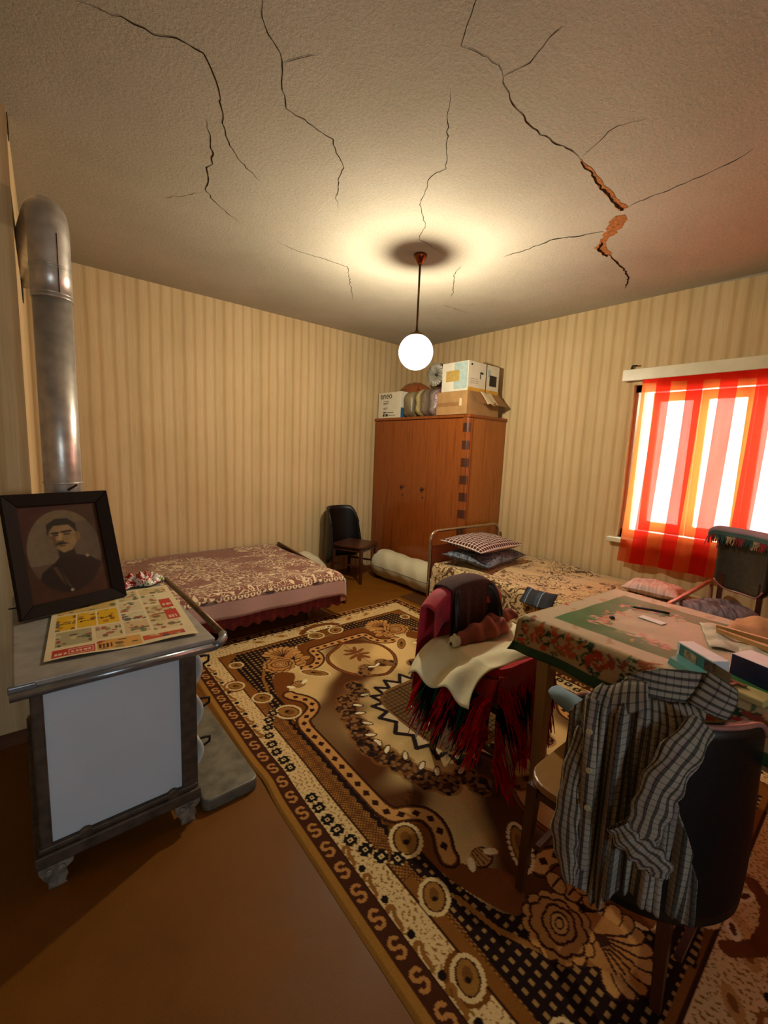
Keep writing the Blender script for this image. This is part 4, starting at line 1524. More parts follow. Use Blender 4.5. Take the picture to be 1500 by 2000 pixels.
# stove pipe
M_pipe = mat_plain('galvanised_pipe', C('cdc9c0'), 0.36, 0.72, var=0.12, scale=18, bump=0.06)
pp = empty('stove_pipe', (0.17, 2.51, SZ), 'silver stove pipe rising from the stove and bending into the chimney', 'pipe')
PXc, PYc, PR = 0.172, 2.51, 0.073
MB().cyl((PXc, PYc, SZ + .002), (PXc, PYc, 2.10), PR, PR, 40).build('pipe_section', M_pipe, pp)
pts = [(PXc, PYc, 2.10), (PXc, PYc, 2.2), (PXc, PYc, 2.36)]
R_ = 0.12
dh = Vector((-0.055, 0.70, -0.02)).normalized()
for k in range(1, 11):
    t = PI / 2 * k / 10
    pts.append(Vector((PXc, PYc, 2.36)) + dh * (R_ - R_ * math.cos(t)) + Vector((0, 0, R_ * math.sin(t))))
end = Vector(pts[-1])
tgt = hc + nrm * 0.005
pts += [end.lerp(tgt, .5), tgt]
MB().tube(pts, PR + .003, 40).build('elbow', M_pipe, pp)
for z in (1.30, 2.105, 2.12, 2.225, 2.235):
    MB().tube([(PXc + (PR + .002) * math.cos(2 * PI * k / 40), PYc + (PR + .002) * math.sin(2 * PI * k / 40), z) for k in range(40)], 0.0032, 6, True).build('seam_ring', M_pipe, pp)
MB().bar((PXc + .01, PYc - PR - .001, 1.27), (PXc + .045, PYc - PR - .01, 1.295), .004, .003).build('damper_key', M_iron, pp)
MB().box((PXc + .02, PYc - PR - .0015, 2.12), (PXc + .023, PYc - PR + .01, 2.36)).build('seam', M_iron, pp)

# ------------------------------------------------------------------ framed portrait leaning on the pipe
M_frame = mat_wood('black_frame', C('100a07')[:3], C('22150d')[:3], 0.75, 2, 8, 2, 0.15)
BL, BR_, TR, TL = Vector((-.018, 2.206, SZ + .005)), Vector((.37, 2.324, SZ + .005)), Vector((.330, 2.50, 1.248)), Vector((-.058, 2.385, 1.258))
eU = (BR_ - BL)
eV = ((TL - BL) + (TR - BR_)) / 2
eN = eU.cross(eV).normalized()
FW, FH = eU.length, eV.length
eu, ev = eU / FW, eV / FH
pf = empty('portrait', BL + eU / 2, 'dark framed old portrait of a man leaning against the stove pipe', 'picture')


def fp(a, b, c):
    return BL + eu * a + ev * b + eN * c


fr = 0.052
for (a0, b0, a1, b1, q) in ((0, 0, FW, fr, 0), (0, FH - fr, FW, FH, 1), (0, 0, fr, FH, 2), (FW - fr, 0, FW, FH, 3)):
    if q == 0:
        c_ = [(0, 0), (FW, 0), (FW - fr, fr), (fr, fr)]
    elif q == 1:
        c_ = [(fr, FH - fr), (FW - fr, FH - fr), (FW, FH), (0, FH)]
    elif q == 2:
        c_ = [(0, 0), (fr, fr), (fr, FH - fr), (0, FH)]
    else:
        c_ = [(FW - fr, fr), (FW, 0), (FW, FH), (FW - fr, FH - fr)]
    hi = {0: (.028, .028, .012, .012), 1: (.012, .012, .028, .028), 2: (.028, .012, .012, .028), 3: (.012, .028, .028, .012)}[q]
    MB().hexa([fp(a, b, -.01) for a, b in c_] + [fp(a, b, h) for (a, b), h in zip(c_, hi)]).build('frame_rail', M_frame, pf, bevel=.003)
p = Paint(FW - 2 * fr + .004, FH - 2 * fr + .004, 0.0016, C('4a2418'))
W_, H_ = p.W, p.H
n1 = fbm(p.U, p.V, 31, 25, 4)
p.img[:] = np.array(C('52301c')[:3]) * (0.75 + .35 * n1[..., None])
p.poly([(0, 0), (W_ * .6, 0), (0, H_ * .5)], C('54282a'), .4)
ox, oy = W_ * .50, H_ * .50
p.disc((ox, oy), W_ * .46, C('5f4c38'), H_ * .44)
q = np.clip(fbm(p.U, p.V, 32, 12, 3) * .5 + .5, 0, 1)[..., None]
msk = ((p.U - ox) / (W_ * .46)) ** 2 + ((p.V - oy) / (H_ * .44)) ** 2 < 1
lightbg = np.array(C('7c6a52')[:3]) * (1 - np.clip((p.U / W_ - .1), 0, 1)[..., None] * .55) * (.8 + .35 * q)
p.put(msk & (p.V < H_ * .62), lightbg)
p.put(msk & (p.V < H_ * .2), C('8a6f45'), .4)
# uniformed shoulders
sh = [(W_ * .08, H_ * .86), (W_ * .17, H_ * .70), (W_ * .34, H_ * .61), (W_ * .42, H_ * .55), (W_ * .62, H_ * .55), (W_ * .80, H_ * .60), (W_ * .93, H_ * .68), (W_ * .96, H_ * .9), (W_ * .7, H_ * .97), (W_ * .3, H_ * .97)]
p.put(p.inpoly(sh) & msk, np.array(C('2b1d17')[:3]) * (.7 + .5 * q))
p.put(p.inpoly([(W_ * .30, H_ * .66), (W_ * .38, H_ * .66), (W_ * .50, H_ * .9), (W_ * .42, H_ * .86)]) & msk, C('6b5438'), .5)
p.line([(W_ * .36, H_ * .62), (W_ * .46, H_ * .93)], .010, C('17110e'), a=.7)
p.disc((W_ * .49, H_ * .92), .006, C('b9a888'))
p.disc((W_ * .76, H_ * .585), .007, C('a08c6a'))
# neck, collar, head
p.poly([(W_ * .40, H_ * .46), (W_ * .60, H_ * .46), (W_ * .62, H_ * .56), (W_ * .40, H_ * .57)], C('33271f'))
p.disc((W_ * .50, H_ * .35), W_ * .170, C('9a7c50'), H_ * .150)
p.poly([(W_ * .34, H_ * .35), (W_ * .37, H_ * .45), (W_ * .47, H_ * .52), (W_ * .58, H_ * .50), (W_ * .65, H_ * .42), (W_ * .66, H_ * .34)], C('9a7c50'))
p.poly([(W_ * .33, H_ * .33), (W_ * .40, H_ * .34), (W_ * .41, H_ * .46), (W_ * .36, H_ * .45)], C('54412c'), .75)
p.poly([(W_ * .30, H_ * .33), (W_ * .31, H_ * .21), (W_ * .42, H_ * .155), (W_ * .58, H_ * .155), (W_ * .68, H_ * .22), (W_ * .68, H_ * .33), (W_ * .63, H_ * .27), (W_ * .58, H_ * .225), (W_ * .40, H_ * .225), (W_ * .34, H_ * .27)], C('2e261d'))
p.disc((W_ * .68, H_ * .36), .011, C('84683f'), .020)
p.line([(W_ * .36, H_ * .305), (W_ * .44, H_ * .305)], .009, C('2a2018'))
p.line([(W_ * .48, H_ * .30), (W_ * .60, H_ * .295)], .009, C('2a2018'))
p.line([(W_ * .38, H_ * .33), (W_ * .43, H_ * .33)], .006, C('241c15'))
p.line([(W_ * .51, H_ * .325), (W_ * .58, H_ * .325)], .006, C('241c15'))
p.poly([(W_ * .45, H_ * .31), (W_ * .48, H_ * .31), (W_ * .475, H_ * .39), (W_ * .42, H_ * .385)], C('b5945e'))
p.line([(W_ * .42, H_ * .395), (W_ * .48, H_ * .395)], .006, C('3a2c1e'))
p.poly([(W_ * .37, H_ * .435), (W_ * .42, H_ * .405), (W_ * .49, H_ * .405), (W_ * .56, H_ * .43), (W_ * .50, H_ * .432), (W_ * .44, H_ * .435)], C('2a2018'))
p.line([(W_ * .43, H_ * .447), (W_ * .50, H_ * .447)], .005, C('5f3d2c'))
p.img *= 0.72 * (0.85 + .3 * np.clip(fbm(p.U, p.V, 33, 90, 2) * .5 + .5, 0, 1)[..., None])
for _ in range(3):
    p.img = (p.img * 2 + np.roll(p.img, 1, 0) + np.roll(p.img, -1, 0) + np.roll(p.img, 1, 1) + np.roll(p.img, -1, 1)) / 6
a0 = fr - .002
Pp = np.array(BL)[None, None] + (p.U[..., None] + a0) * np.array(eu) + (H_ - p.V[..., None] + a0) * np.array(ev) + np.array(eN) * 0.004
np_grid_object('painting', Pp[::-1], p.img[::-1], mat_vcol('faded_portrait', .35, .06, 200, 0, .5), pf, smooth=False)

# ------------------------------------------------------------------ shop leaflet on the hob
LB = [Vector((0.038, 1.745, 0)), Vector((0.517, 1.698, 0)), Vector((0.574, 2.401, 0)), Vector((0.103, 2.38, 0))]
p = Paint(0.48, 0.68, 0.0026, C('d9c79c'))
rs = np.random.RandomState(9)
red, yel, org_ = C('b8392a'), C('d9a91f'), C('c98436')
p.img *= (1 + .05 * fbm(p.U, p.V, 2, 20, 3))[..., None]


def photo(x0, y0, x1, y1, base, n=10, pal=None):
    p.rect(x0, y0, x1, y1, base)
    pal = pal or [C('6b4a2c'), C('8c7a52'), C('3a3a3a'), C('a03428'), C('c9b682'), C('5d6e4a')]
    for _ in range(n):
        cx, cy = rs.uniform(x0, x1), rs.uniform(y0, y1)
        m_ = (((p.X - cx) / rs.uniform(.005, .016)) ** 2 + ((p.Y - cy) / rs.uniform(.005, .018)) ** 2 < 1) & (p.X > x0) & (p.X < x1) & (p.Y > y0) & (p.Y < y1)
        p.put(m_, pal[rs.randint(len(pal))], .85)


def words(x0, y0, x1, h, c, a=.8):
    x = x0
    while x < x1:
        w_ = rs.uniform(.006, .016)
        p.rect(x, y0, min(x + w_, x1), y0 + h, c, a)
        x += w_ + .004


# y is measured from the near edge (camera side)
photo(.02, .015, .02 + .125, .085, red, 0)
p.rect(.065, .025, .14, .075, C('d8b69a'))
p.rect(.068, .03, .137, .07, red)
words(.028, .03, .06, .02, C('e6cfae'))
words(.075, .04, .13, .018, C('e6cfae'))
photo(.025, .11, .135, .26, C('a79b72'), 12)
photo(.15, .015, .29, .10, C('d29a4a'), 9)
for k in range(4):
    p.rect(.155 + .012 * k, .03, .161 + .012 * k, .07, C('5a2c1a'))
photo(.15, .12, .235, .26, C('cbb68a'), 16)
photo(.245, .12, .33, .255, C('c8ab7c'), 14)
photo(.295, .03, .44, .075, C('c2502f'), 8)
photo(.34, .11, .445, .20, C('cdbb8e'), 12)
photo(.34, .205, .445, .30, C('bda873'), 12)
photo(.245, .265, .33, .36, C('cbbf98'), 14)
photo(.34, .31, .44, .40, C('b9a878'), 12)
photo(.02, .28, .235, .46, yel, 26, [C('7a4a1c'), C('5a2c1a'), C('a8701c'), C('e8cf7a'), C('3f4a5a')])
for x in (.085, .155):
    p.rect(x, .28, x + .004, .46, C('e6d6a8'))
for k in range(3):
    words(.03 + .07 * k, .35, .08 + .07 * k, .012, C('3a2410'))
photo(.245, .38, .33, .50, C('cdbd93'), 14)
photo(.02, .48, .235, .66, C('c9a55a'), 22)
photo(.25, .52, .33, .66, C('c3b183'), 12)
photo(.34, .43, .40, .56, C('c9b98c'), 8)
p.rect(.405, .20, .455, .32, red)
p.rect(.405, .35, .455, .47, red)
words(.415, .22, .45, .03, C('e0bfa0'))
words(.415, .38, .45, .03, C('e0bfa0'))
photo(.34, .57, .46, .66, C('c2a874'), 10)
for k in range(14):
    words(.345, .012 + .004 * k, .44, .0015, C('6b5a44'), .4) if k > 12 else None
uu_, vv_ = p.U / p.W, p.V / p.H
Pq = ((1 - uu_) * (1 - vv_))[..., None] * np.array(LB[0]) + (uu_ * (1 - vv_))[..., None] * np.array(LB[1]) + (uu_ * vv_)[..., None] * np.array(LB[2]) + ((1 - uu_) * vv_)[..., None] * np.array(LB[3])
Pq[..., 2] = SZ + 0.0075 + 0.0015 * np.sin(uu_ * 7) * np.sin(vv_ * 5) + 0.004 * np.clip(1 - vv_ * 12, 0, 1) * np.sin(uu_ * 9)
lf = np_grid_object('leaflet', Pq, p.img, mat_vcol('printed_leaflet', .6, .04, 200, 0, .3), None, smooth=True)
tag(lf, 'colourful shop leaflet with yellow and red panels spread on the stove top', 'leaflet')
M_bagc = N('candy_wrapper_foil')
_f = M_bagc.noise(M_bagc.coord(), 16, 3, .6, 1.2)
M_bagc = M_bagc.fin(M_bagc.ramp(_f, [(0.30, C('8a1f1c')), (0.42, C('c93a30')), (0.46, C('d8d0bc')), (0.56, C('cfc7ae')), (0.60, C('3f7a4a')), (0.68, C('d8b440'))], 'CONSTANT'), 0.3, 0, .5)
cr_ = MB()
rs = np.random.RandomState(14)
phs = rs.rand(8) * 6


def crum(u, v):
    x = 0.385 + 0.185 * u + .02 * math.sin(v * 9 + phs[0])
    y = 2.435 + 0.12 * v + .015 * math.sin(u * 11 + phs[1])
    e = math.sin(PI * min(max(u, 0), 1)) ** .4 * math.sin(PI * v) ** .4
    z = SZ + .010 + e * (.030 + .020 * math.sin(u * 13 + phs[2]) * math.sin(v * 11 + phs[3]) + .012 * math.sin(u * 29 + v * 17 + phs[4]) + .009 * math.sin(v * 37 - u * 21))
    return (x, y, z)


tag(cr_.grid(crum, 44, 34, False).build('wrapper', M_bagc, thick=.0012), 'crumpled red white and green plastic wrapper behind the leaflet on the stove', 'wrapper')

# ------------------------------------------------------------------ striped curtain


def curtain_mat():
    n = N('striped_sheer_curtain')
    uv = n.coord('UV')
    sep = n.n('ShaderNodeSeparateXYZ', {0: uv})
    u, v = sep.outputs[0], sep.outputs[1]
    f = n.math('FRACT', n.math('ADD', n.math('DIVIDE', u, 0.2175), 0.0))
    red_ = n.math('GREATER_THAN', f, 0.5)
    top = n.math('GREATER_THAN', v, n.math('ADD', 1.55, n.math('MULTIPLY', u, -0.052)))
    isred = n.math('MAXIMUM', red_, top)
    wv = n.noise(n.mapping(uv, (400, 90, 1)), 1.0, 2)
    w2_ = n.noise(n.mapping(uv, (9, 1.2, 1)), 3.0, 3)
    cl = n.mix(isred, C('cf3a1a'), C('c42210'))
    cl = n.mix(1.0, cl, n.ramp(wv, [(0.3, (.82, .82, .82)), (.7, (1.1, 1.1, 1.1))]), 'MULTIPLY')
    ct = n.mix(isred, C('f2702e'), C('ee2e18'))
    d = n.n('ShaderNodeBsdfDiffuse', {0: cl})
    t = n.n('ShaderNodeBsdfTranslucent', {0: ct})
    tr_ = n.n('ShaderNodeBsdfTransparent', {0: n.mix(isred, (1.0, 0.88, 0.70, 1), (1.0, 0.45, 0.34, 1))})
    m1 = n.n('ShaderNodeMixShader', {0: 0.75, 1: d.outputs[0], 2: t.outputs[0]})
    amt = n.math('MULTIPLY', n.mix(isred, (0.17,) * 3 + (1,), (0.036,) * 3 + (1,)), n.ramp(w2_, [(.3, (.8,) * 3), (.7, (1.15,) * 3)]))
    m2 = n.n('ShaderNodeMixShader', {0: amt, 1: m1.outputs[0], 2: tr_.outputs[0]})
    n.t.links.new(m2.outputs[0], n.out.inputs[0])
    return n.m


def curt(u, v):
    s = 1.72 * u
    z = 2.20 - 1.585 * v + 0.012 * math.sin(s * 3)
    y = 1.525 - s * (1.0 - .015 * v) + 0.045 * v ** 2 * (1 - u)
    x = 4.118 + 0.010 * math.sin(s * 21 + 1.5 * v) * (0.4 + v) + 0.006 * math.sin(s * 47) - 0.03 * max(0, v - .8)
    return (x, y, z, s, 1.585 * (1 - v))


tag(MB().grid(curt, 180, 60).build('curtain', curtain_mat()), 'red and orange striped sheer curtain hanging over the window', 'curtain')

# ------------------------------------------------------------------ table with flowered cloth
TA = math.radians(-5.0)
TO = Vector((1.602, 0.946, 0))
e1 = Vector((math.cos(TA), math.sin(TA), 0))
e2 = Vector((math.sin(TA), -math.cos(TA), 0))
TW, TL_ = 0.75, 1.13
TZ = 0.845


def tp_(a, b, z):
    q = TO + e1 * a + e2 * b
    return (q.x, q.y, z)


tb_ = empty('table', tp_(TW / 2, TL_ / 2, 0), 'pale wooden dining table beside the right bed under a flowered tablecloth', 'table')


def tbox(a0, a1, b0, b1, z0, z1):
    return [tp_(a0, b0, z0), tp_(a0, b1, z0), tp_(a1, b1, z0), tp_(a1, b0, z0), tp_(a0, b0, z1), tp_(a0, b1, z1), tp_(a1, b1, z1), tp_(a1, b0, z1)]


MB().hexa(tbox(0.01, TW - .01, 0.01, TL_ - .01, TZ - .028, TZ - .004)).build('table_top', M_wood_pale, tb_, bevel=.004)
for a in (0.035, TW - .095):
    for b in (0.05, TL_ - .12):
        MB().hexa([tp_(a + .012, b + .012, .0155), tp_(a + .012, b + .05, .0155), tp_(a + .05, b + .05, .0155), tp_(a + .05, b + .012, .0155),
                   tp_(a, b, TZ - .03), tp_(a, b + .06, TZ - .03), tp_(a + .06, b + .06, TZ - .03), tp_(a + .06, b, TZ - .03)]).build('leg', M_wood_pale, tb_, bevel=.003)
for q in (tbox(.05, .068, .06, TL_ - .08, TZ - .20, TZ - .03), tbox(TW - .07, TW - .05, .06, TL_ - .08, TZ - .20, TZ - .03)):
    MB().hexa(q).build('apron', M_wood_pale, tb_)
for q in (tbox(.06, TW - .06, .06, .078, TZ - .20, TZ - .03), tbox(.06, TW - .06, TL_ - .12, TL_ - .10, TZ - .20, TZ - .03)):
    MB().hexa(q).build('apron', M_wood_pale, tb_)
# cloth: grid wraps over the edges; painted in cloth coordinates
DR = 0.162
p = Paint(TW + 2 * DR, TL_ + 2 * DR, 0.0055, C('b8a88c'))
a_, b_ = p.U - DR, p.V - DR
ia = np.minimum(a_, TW - a_)
ib = np.minimum(b_, TL_ - b_)
ins = np.minimum(ia, ib)
n1 = fbm(p.U, p.V, 51, 45, 3)
n2 = fbm(p.U, p.V, 52, 24, 3)
n3 = fbm(p.U, p.V, 53, 90, 2)
G1, G2 = np.array(C('3c6b3e')[:3]), np.array(C('2c5530')[:3])
p.img *= (1 + .05 * n3[..., None])
band = (ins > .085) & (ins < .20 + .035 * n2)
p.put(band, G1 * (1 + .15 * n1[..., None]))
rs = np.random.RandomState(78)
for k in range(150):
    t = rs.rand() * 2 * (TW + TL_)
    off_ = -(.195 + .02 * math.sin(t * 9) + rs.normal() * .016)
    q0 = (np.clip(rs.rand() * TW, .2, TW - .2), 0)
    sd_ = rs.randint(4)
    a0_, b0_ = rs.uniform(.18, TW - .18), rs.uniform(.18, TL_ - .18)
    q = {0: (DR - off_, DR + b0_), 1: (DR + TW + off_, DR + b0_), 2: (DR + a0_, DR - off_), 3: (DR + a0_, DR + TL_ + off_)}[sd_]
    c0 = (C('b9796a'), C('c99080'), C('a8604f'), C('6f8458'), C('b98a60'))[rs.randint(5)]
    for _ in range(4):
        p.disc((q[0] + rs.normal() * .010, q[1] + rs.normal() * .010), rs.uniform(.006, .014), tuple(c * rs.uniform(.8, 1.2) for c in c0[:3]), rs.uniform(.004, .008), rs.rand() * 3)
rim_ = (ins > .07) & (ins < .085)
p.put((ins > .02) & (ins < .085) & (n1 > .42), C('a5663c'), .5)
# hanging border: beige ground strewn with roses and dark leaves
hang = ins < 0.0
d_ = -ins
edge_b = (ins < .012) & (ins > -.118)
p.put(edge_b, np.array(C('b39a70')[:3]) * (1 + .08 * n3[..., None]))
rs = np.random.RandomState(77)


def perim(t, off):
    """point at distance t around the table edge, off outside it"""
    t %= 2 * (TW + TL_)
    if t < TL_:
        return (DR - off, DR + t)
    t -= TL_
    if t < TW:
        return (DR + t, DR + TL_ + off)
    t -= TW
    if t < TL_:
        return (DR + TW + off, DR + TL_ - t)
    t -= TL_
    return (DR + TW - t, DR - off)


PER = 2 * (TW + TL_)
for k in range(int(PER / .0085)):
    q = perim(k * .0085 + rs.rand() * .01, rs.uniform(.004, .112))
    for _r in range(3 if math.sin(k * .0085 * 42 + 2.2) > -.2 else 0):
        q = perim(k * .0085 + rs.rand() * .02, rs.uniform(.004, .112))
        p.disc(q, rs.uniform(.008, .018), C('2a3a22') if rs.rand() < .7 else C('51633c'), .005, rs.rand() * 3)
for k in range(int(PER / .15)):
    c0 = .05 + k * .15
    base_ = (C('a8481f'), C('b3562a'), C('a5402a'))[k % 3]
    for _ in range(16):
        q = perim(c0 + rs.normal() * .028, .058 + rs.normal() * .024)
        p.disc(q, rs.uniform(.014, .026), tuple(c * rs.uniform(.6, 1.35) for c in base_[:3]), rs.uniform(.007, .012), rs.rand() * 3)
    for _ in range(5):
        q = perim(c0 + rs.normal() * .018, .058 + rs.normal() * .016)
        p.disc(q, .006, C('d08a58'), .004, rs.rand() * 3)
p.put(d_ > .118, G2 * (.8 + .15 * n3[..., None]))
ca = np.clip(a_, 0, TW)
cb2 = np.clip(b_, 0, TL_)
oa, ob_ = a_ - ca, b_ - cb2
drop = np.maximum(np.abs(oa), np.abs(ob_))
fold = 0.010 * np.sin(b_ * 21 + 1) * (np.abs(oa) / DR) + 0.012 * np.sin(a_ * 19) * (np.abs(ob_) / DR)
out_a = np.sign(oa) * (0.012 * np.clip(np.abs(oa) / .02, 0, 1) + fold * (np.abs(oa) > 0) + .25 * np.minimum(np.abs(oa), np.abs(ob_)))
out_b = np.sign(ob_) * (0.012 * np.clip(np.abs(ob_) / .02, 0, 1) + fold * (np.abs(ob_) > 0) + .25 * np.minimum(np.abs(oa), np.abs(ob_)))
PA, PB = ca + out_a, cb2 + out_b
PZ = TZ + .003 - drop * .97 + 0.0012 * np.sin(a_ * 30 + 3 * np.sin(b_ * 12)) * (drop < .001)
Pc = np.array(TO)[None, None] + PA[..., None] * np.array(e1) + PB[..., None] * np.array(e2)
Pc[..., 2] = PZ
o = np_grid_object('tablecloth', Pc, p.img, mat_vcol('flowered_oilcloth', .5, .07, 260, .1, .3), None, thick=.002)
tag(o, 'tablecloth with green band and orange flowers draped over the table', 'tablecloth')

# ------------------------------------------------------------------ things on the table
TT = TZ + .0065


def on(px, py):
    return Vector((px, py, TT))


def slab(name, c, size, rz, mt, label, cat, h=.002, bevel=0):
    x, y = c
    sx, sy = size
    mb = MB().box((x - sx / 2, y - sy / 2, TT), (x + sx / 2, y + sy / 2, TT + h), rz)
    return tag(mb.build(name, mt, bevel=bevel), label, cat)


pen = empty('pencil', (2.11, .645, TT), 'long black pencil lying in the middle of the tablecloth', 'pencil')
pd = (Vector((2.138, .574, 0)) - Vector((2.087, .712, 0))).normalized()
MB().cyl((2.090, .703, TT + .006), (2.138, .574, TT + .006), .0055, .0055, 8).build('barrel', M_ink, pen)
MB().cyl((2.090, .703, TT + .006), (2.085, .716, TT + .005), .0055, .001, 8).build('tip', M_wood_pale, pen)
slab('card', (1.997, .595), (.042, .097), -.18, mat_plain('white_card', C('d9dadb'), .5, var=.03), 'small white card beside the black pencil on the table', 'card')
pb_ = MB()
pb_.lathe((1.870, .704, TT), [(0, 0), (.010, .001), (.012, .005), (.008, .010), (0, .011)], 14)
tag(pb_.build('bean', M_ink), 'tiny black pebble-like bean lying alone on the tablecloth', 'bean')

M_teal = mat_plain('teal_box_card', C('2f6f6d'), .4, var=.08)
M_tealp = mat_plain('teal_flap', C('4f8f8a'), .4, var=.05)
M_navyb = mat_plain('navy_box_card', C('232a48'), .4, var=.15, scale=20)
M_whitec = mat_plain('white_carton', C('d5dbe2'), .45, var=.04)
M_kraft = mat_plain('grey_kraft', C('6d5f48'), .7, var=.08)
bx = empty('medicine_box', (1.65, .37, TT), 'open teal and white medicine box with its flap lying down near the shirt collar', 'box')
A = Vector((1.665, .413, TT))
B = Vector((1.582, .297, TT))
ax = (B - A).normalized()
ay = Vector((ax.y, -ax.x, 0))
ay = ay if ay.x > 0 else -ay
L_ = (B - A).length


def bq(a, b, z):
    q = A + ax * a + ay * b
    return (q.x, q.y, TT + z)


MB().hexa([bq(0, 0, 0), bq(L_, 0, 0), bq(L_, .055, 0), bq(0, .055, 0), bq(0, 0, .062), bq(L_, 0, .062), bq(L_, .055, .062), bq(0, .055, .062)]).build('carton', M_whitec, bx, bevel=.001)
decal(bx, 'front_print', bq(0, -.0005, 0), ax, (0, 0, 1), [(0.012, .003, L_ - .003, .058)], M_teal, .001)
decal(bx, 'face_picture', bq(0, -.0005, 0), ax, (0, 0, 1), [(0.035, .012, .085, .050)], mat_plain('beige_picture', C('9c8a70'), .5, var=.4, scale=60), .0016)
decal(bx, 'brown_picture', bq(0, -.0005, 0), ax, (0, 0, 1), [(0.115, .006, .148, .056)], mat_plain('brown_picture', C('4a2a20'), .5, var=.5, scale=60), .0016)
MB().hexa([bq(.012, -.002, .001), bq(L_ - .004, -.002, .001), bq(L_ - .004, -.052, .001), bq(.03, -.052, .001), bq(.012, -.002, .022), bq(L_ - .004, -.002, .022), bq(L_ - .004, -.046, .020), bq(.03, -.046, .020)]).build('lower_flap', M_tealp, bx)
MB().hexa([bq(L_, .0, .001), bq(L_ + .055, .012, .001), bq(L_ + .055, .014, .001), bq(L_, .002, .001), bq(L_, .0, .058), bq(L_ + .052, .012, .050), bq(L_ + .052, .014, .050), bq(L_, .002, .058)]).build('end_flap', M_kraft, bx)
bx2 = empty('medicine_box', (1.715, .20, TT), 'closed navy blue and white medicine box at the right edge of the table', 'box')
MB().box((1.665, .106, TT), (1.755, .263, TT + .065), -.35).build('carton', M_navyb, bx2, bevel=.001)
MB().box((1.665, .106, TT + .065), (1.755, .263, TT + .0665), -.35).build('top_panel', M_whitec, bx2)
MB().box((1.663, .094, TT + .002), (1.753, .108, TT + .065), -.35, (1.71, .185)).build('end_panel', mat_plain('cream_panel', C('b9ae86'), .5), bx2)
M_ybook = mat_plain('pale_yellow_cover', C('b9ad72'), .5, var=.08)
yb = empty('notebook', (1.57, .235, TT), 'pale yellow notebook lying at the near table edge beside the navy box', 'notebook')
MB().box((1.532, .152, TT), (1.604, .318, TT + .020), -.22).build('cover', M_ybook, yb, bevel=.004)
ky = empty('key', (1.568, .235, TT + .020), 'brown T-shaped key lying on the pale yellow notebook', 'key')
MB().box((1.568, .212, TT + .021), (1.582, .258, TT + .027), -.3, (1.568, .235)).build('key_head', M_handle, ky, bevel=.002)
MB().box((1.542, .230, TT + .021), (1.568, .241, TT + .027), -.3, (1.568, .235)).build('key_shaft', M_handle, ky)
# papers, wooden clips and peach cloth at the right end
nn = N('creased_paper')
_f = nn.noise(nn.coord(), 14, 4, .6)
M_paper = nn.fin(nn.ramp(_f, [(.35, C('b6a58a')), (.6, C('d6cbb8'))]), .7)
for i, (cx, cy, sx, sy, rz, lab) in enumerate(((2.05, .305, .28, .24, .35, 'creased white paper spread at the right side of the table'), (1.873, .185, .28, .20, .15, 'striped paper sheet under the navy medicine box'))):
    mb = MB()
    c, s_ = math.cos(rz), math.sin(rz)

    def pf_(u, v, cx=cx, cy=cy, sx=sx, sy=sy, c=c, s_=s_, i=i):
        a, b = (u - .5) * sx, (v - .5) * sy
        return (cx + a * c - b * s_, cy + a * s_ + b * c, TT + .003 + i * .004 + .006 * abs(math.sin(u * 9 + v * 4)) + .004 * math.sin(v * 17))
    mb.grid(pf_, 22, 22, False)
    tag(mb.build('paper_sheet', M_paper, thick=.0008), lab, 'paper')
M_peach = mat_plain('peach_cloth', C('c98a5e'), .85, var=.12, scale=14)
pc = MB()


def peach(u, v):
    x, y = 2.12 + .20 * u, .375 - .30 * v
    e = math.sin(PI * u) ** .7 * math.sin(PI * v) ** .6
    return (x, y, TT + .006 + .048 * e * (1 + .3 * math.sin(u * 9 + v * 6)) + .008 * math.sin(v * 22 + u * 5) * e)


tag(pc.grid(peach, 30, 30, False).build('cloth', M_peach, thick=.003), 'peach coloured crumpled cloth heaped at the right end of the table', 'cloth')
M_stick = mat_wood('light_stick', C('9c7038')[:3], C('c79a58')[:3], .5, 1, 6)
for i, (a, b, z) in enumerate((((2.062, .392), (2.04, .185), .028), ((2.034, .383), (1.956, .148), .022))):
    mb = MB().bar((*a, TT + z), (*b, TT + z), .007, .010)
    tag(mb.build('wooden_stick', M_stick), ('upper', 'lower')[i] + ' flat wooden stick of the two lying on the papers', 'stick', 'wooden sticks on the papers')
slab('leaflet', (1.92, .10), (.11, .15), .2, M_orange, 'orange yellow printed leaflet at the right table end beside the sticks', 'leaflet', .016)

# ------------------------------------------------------------------ tub chairs


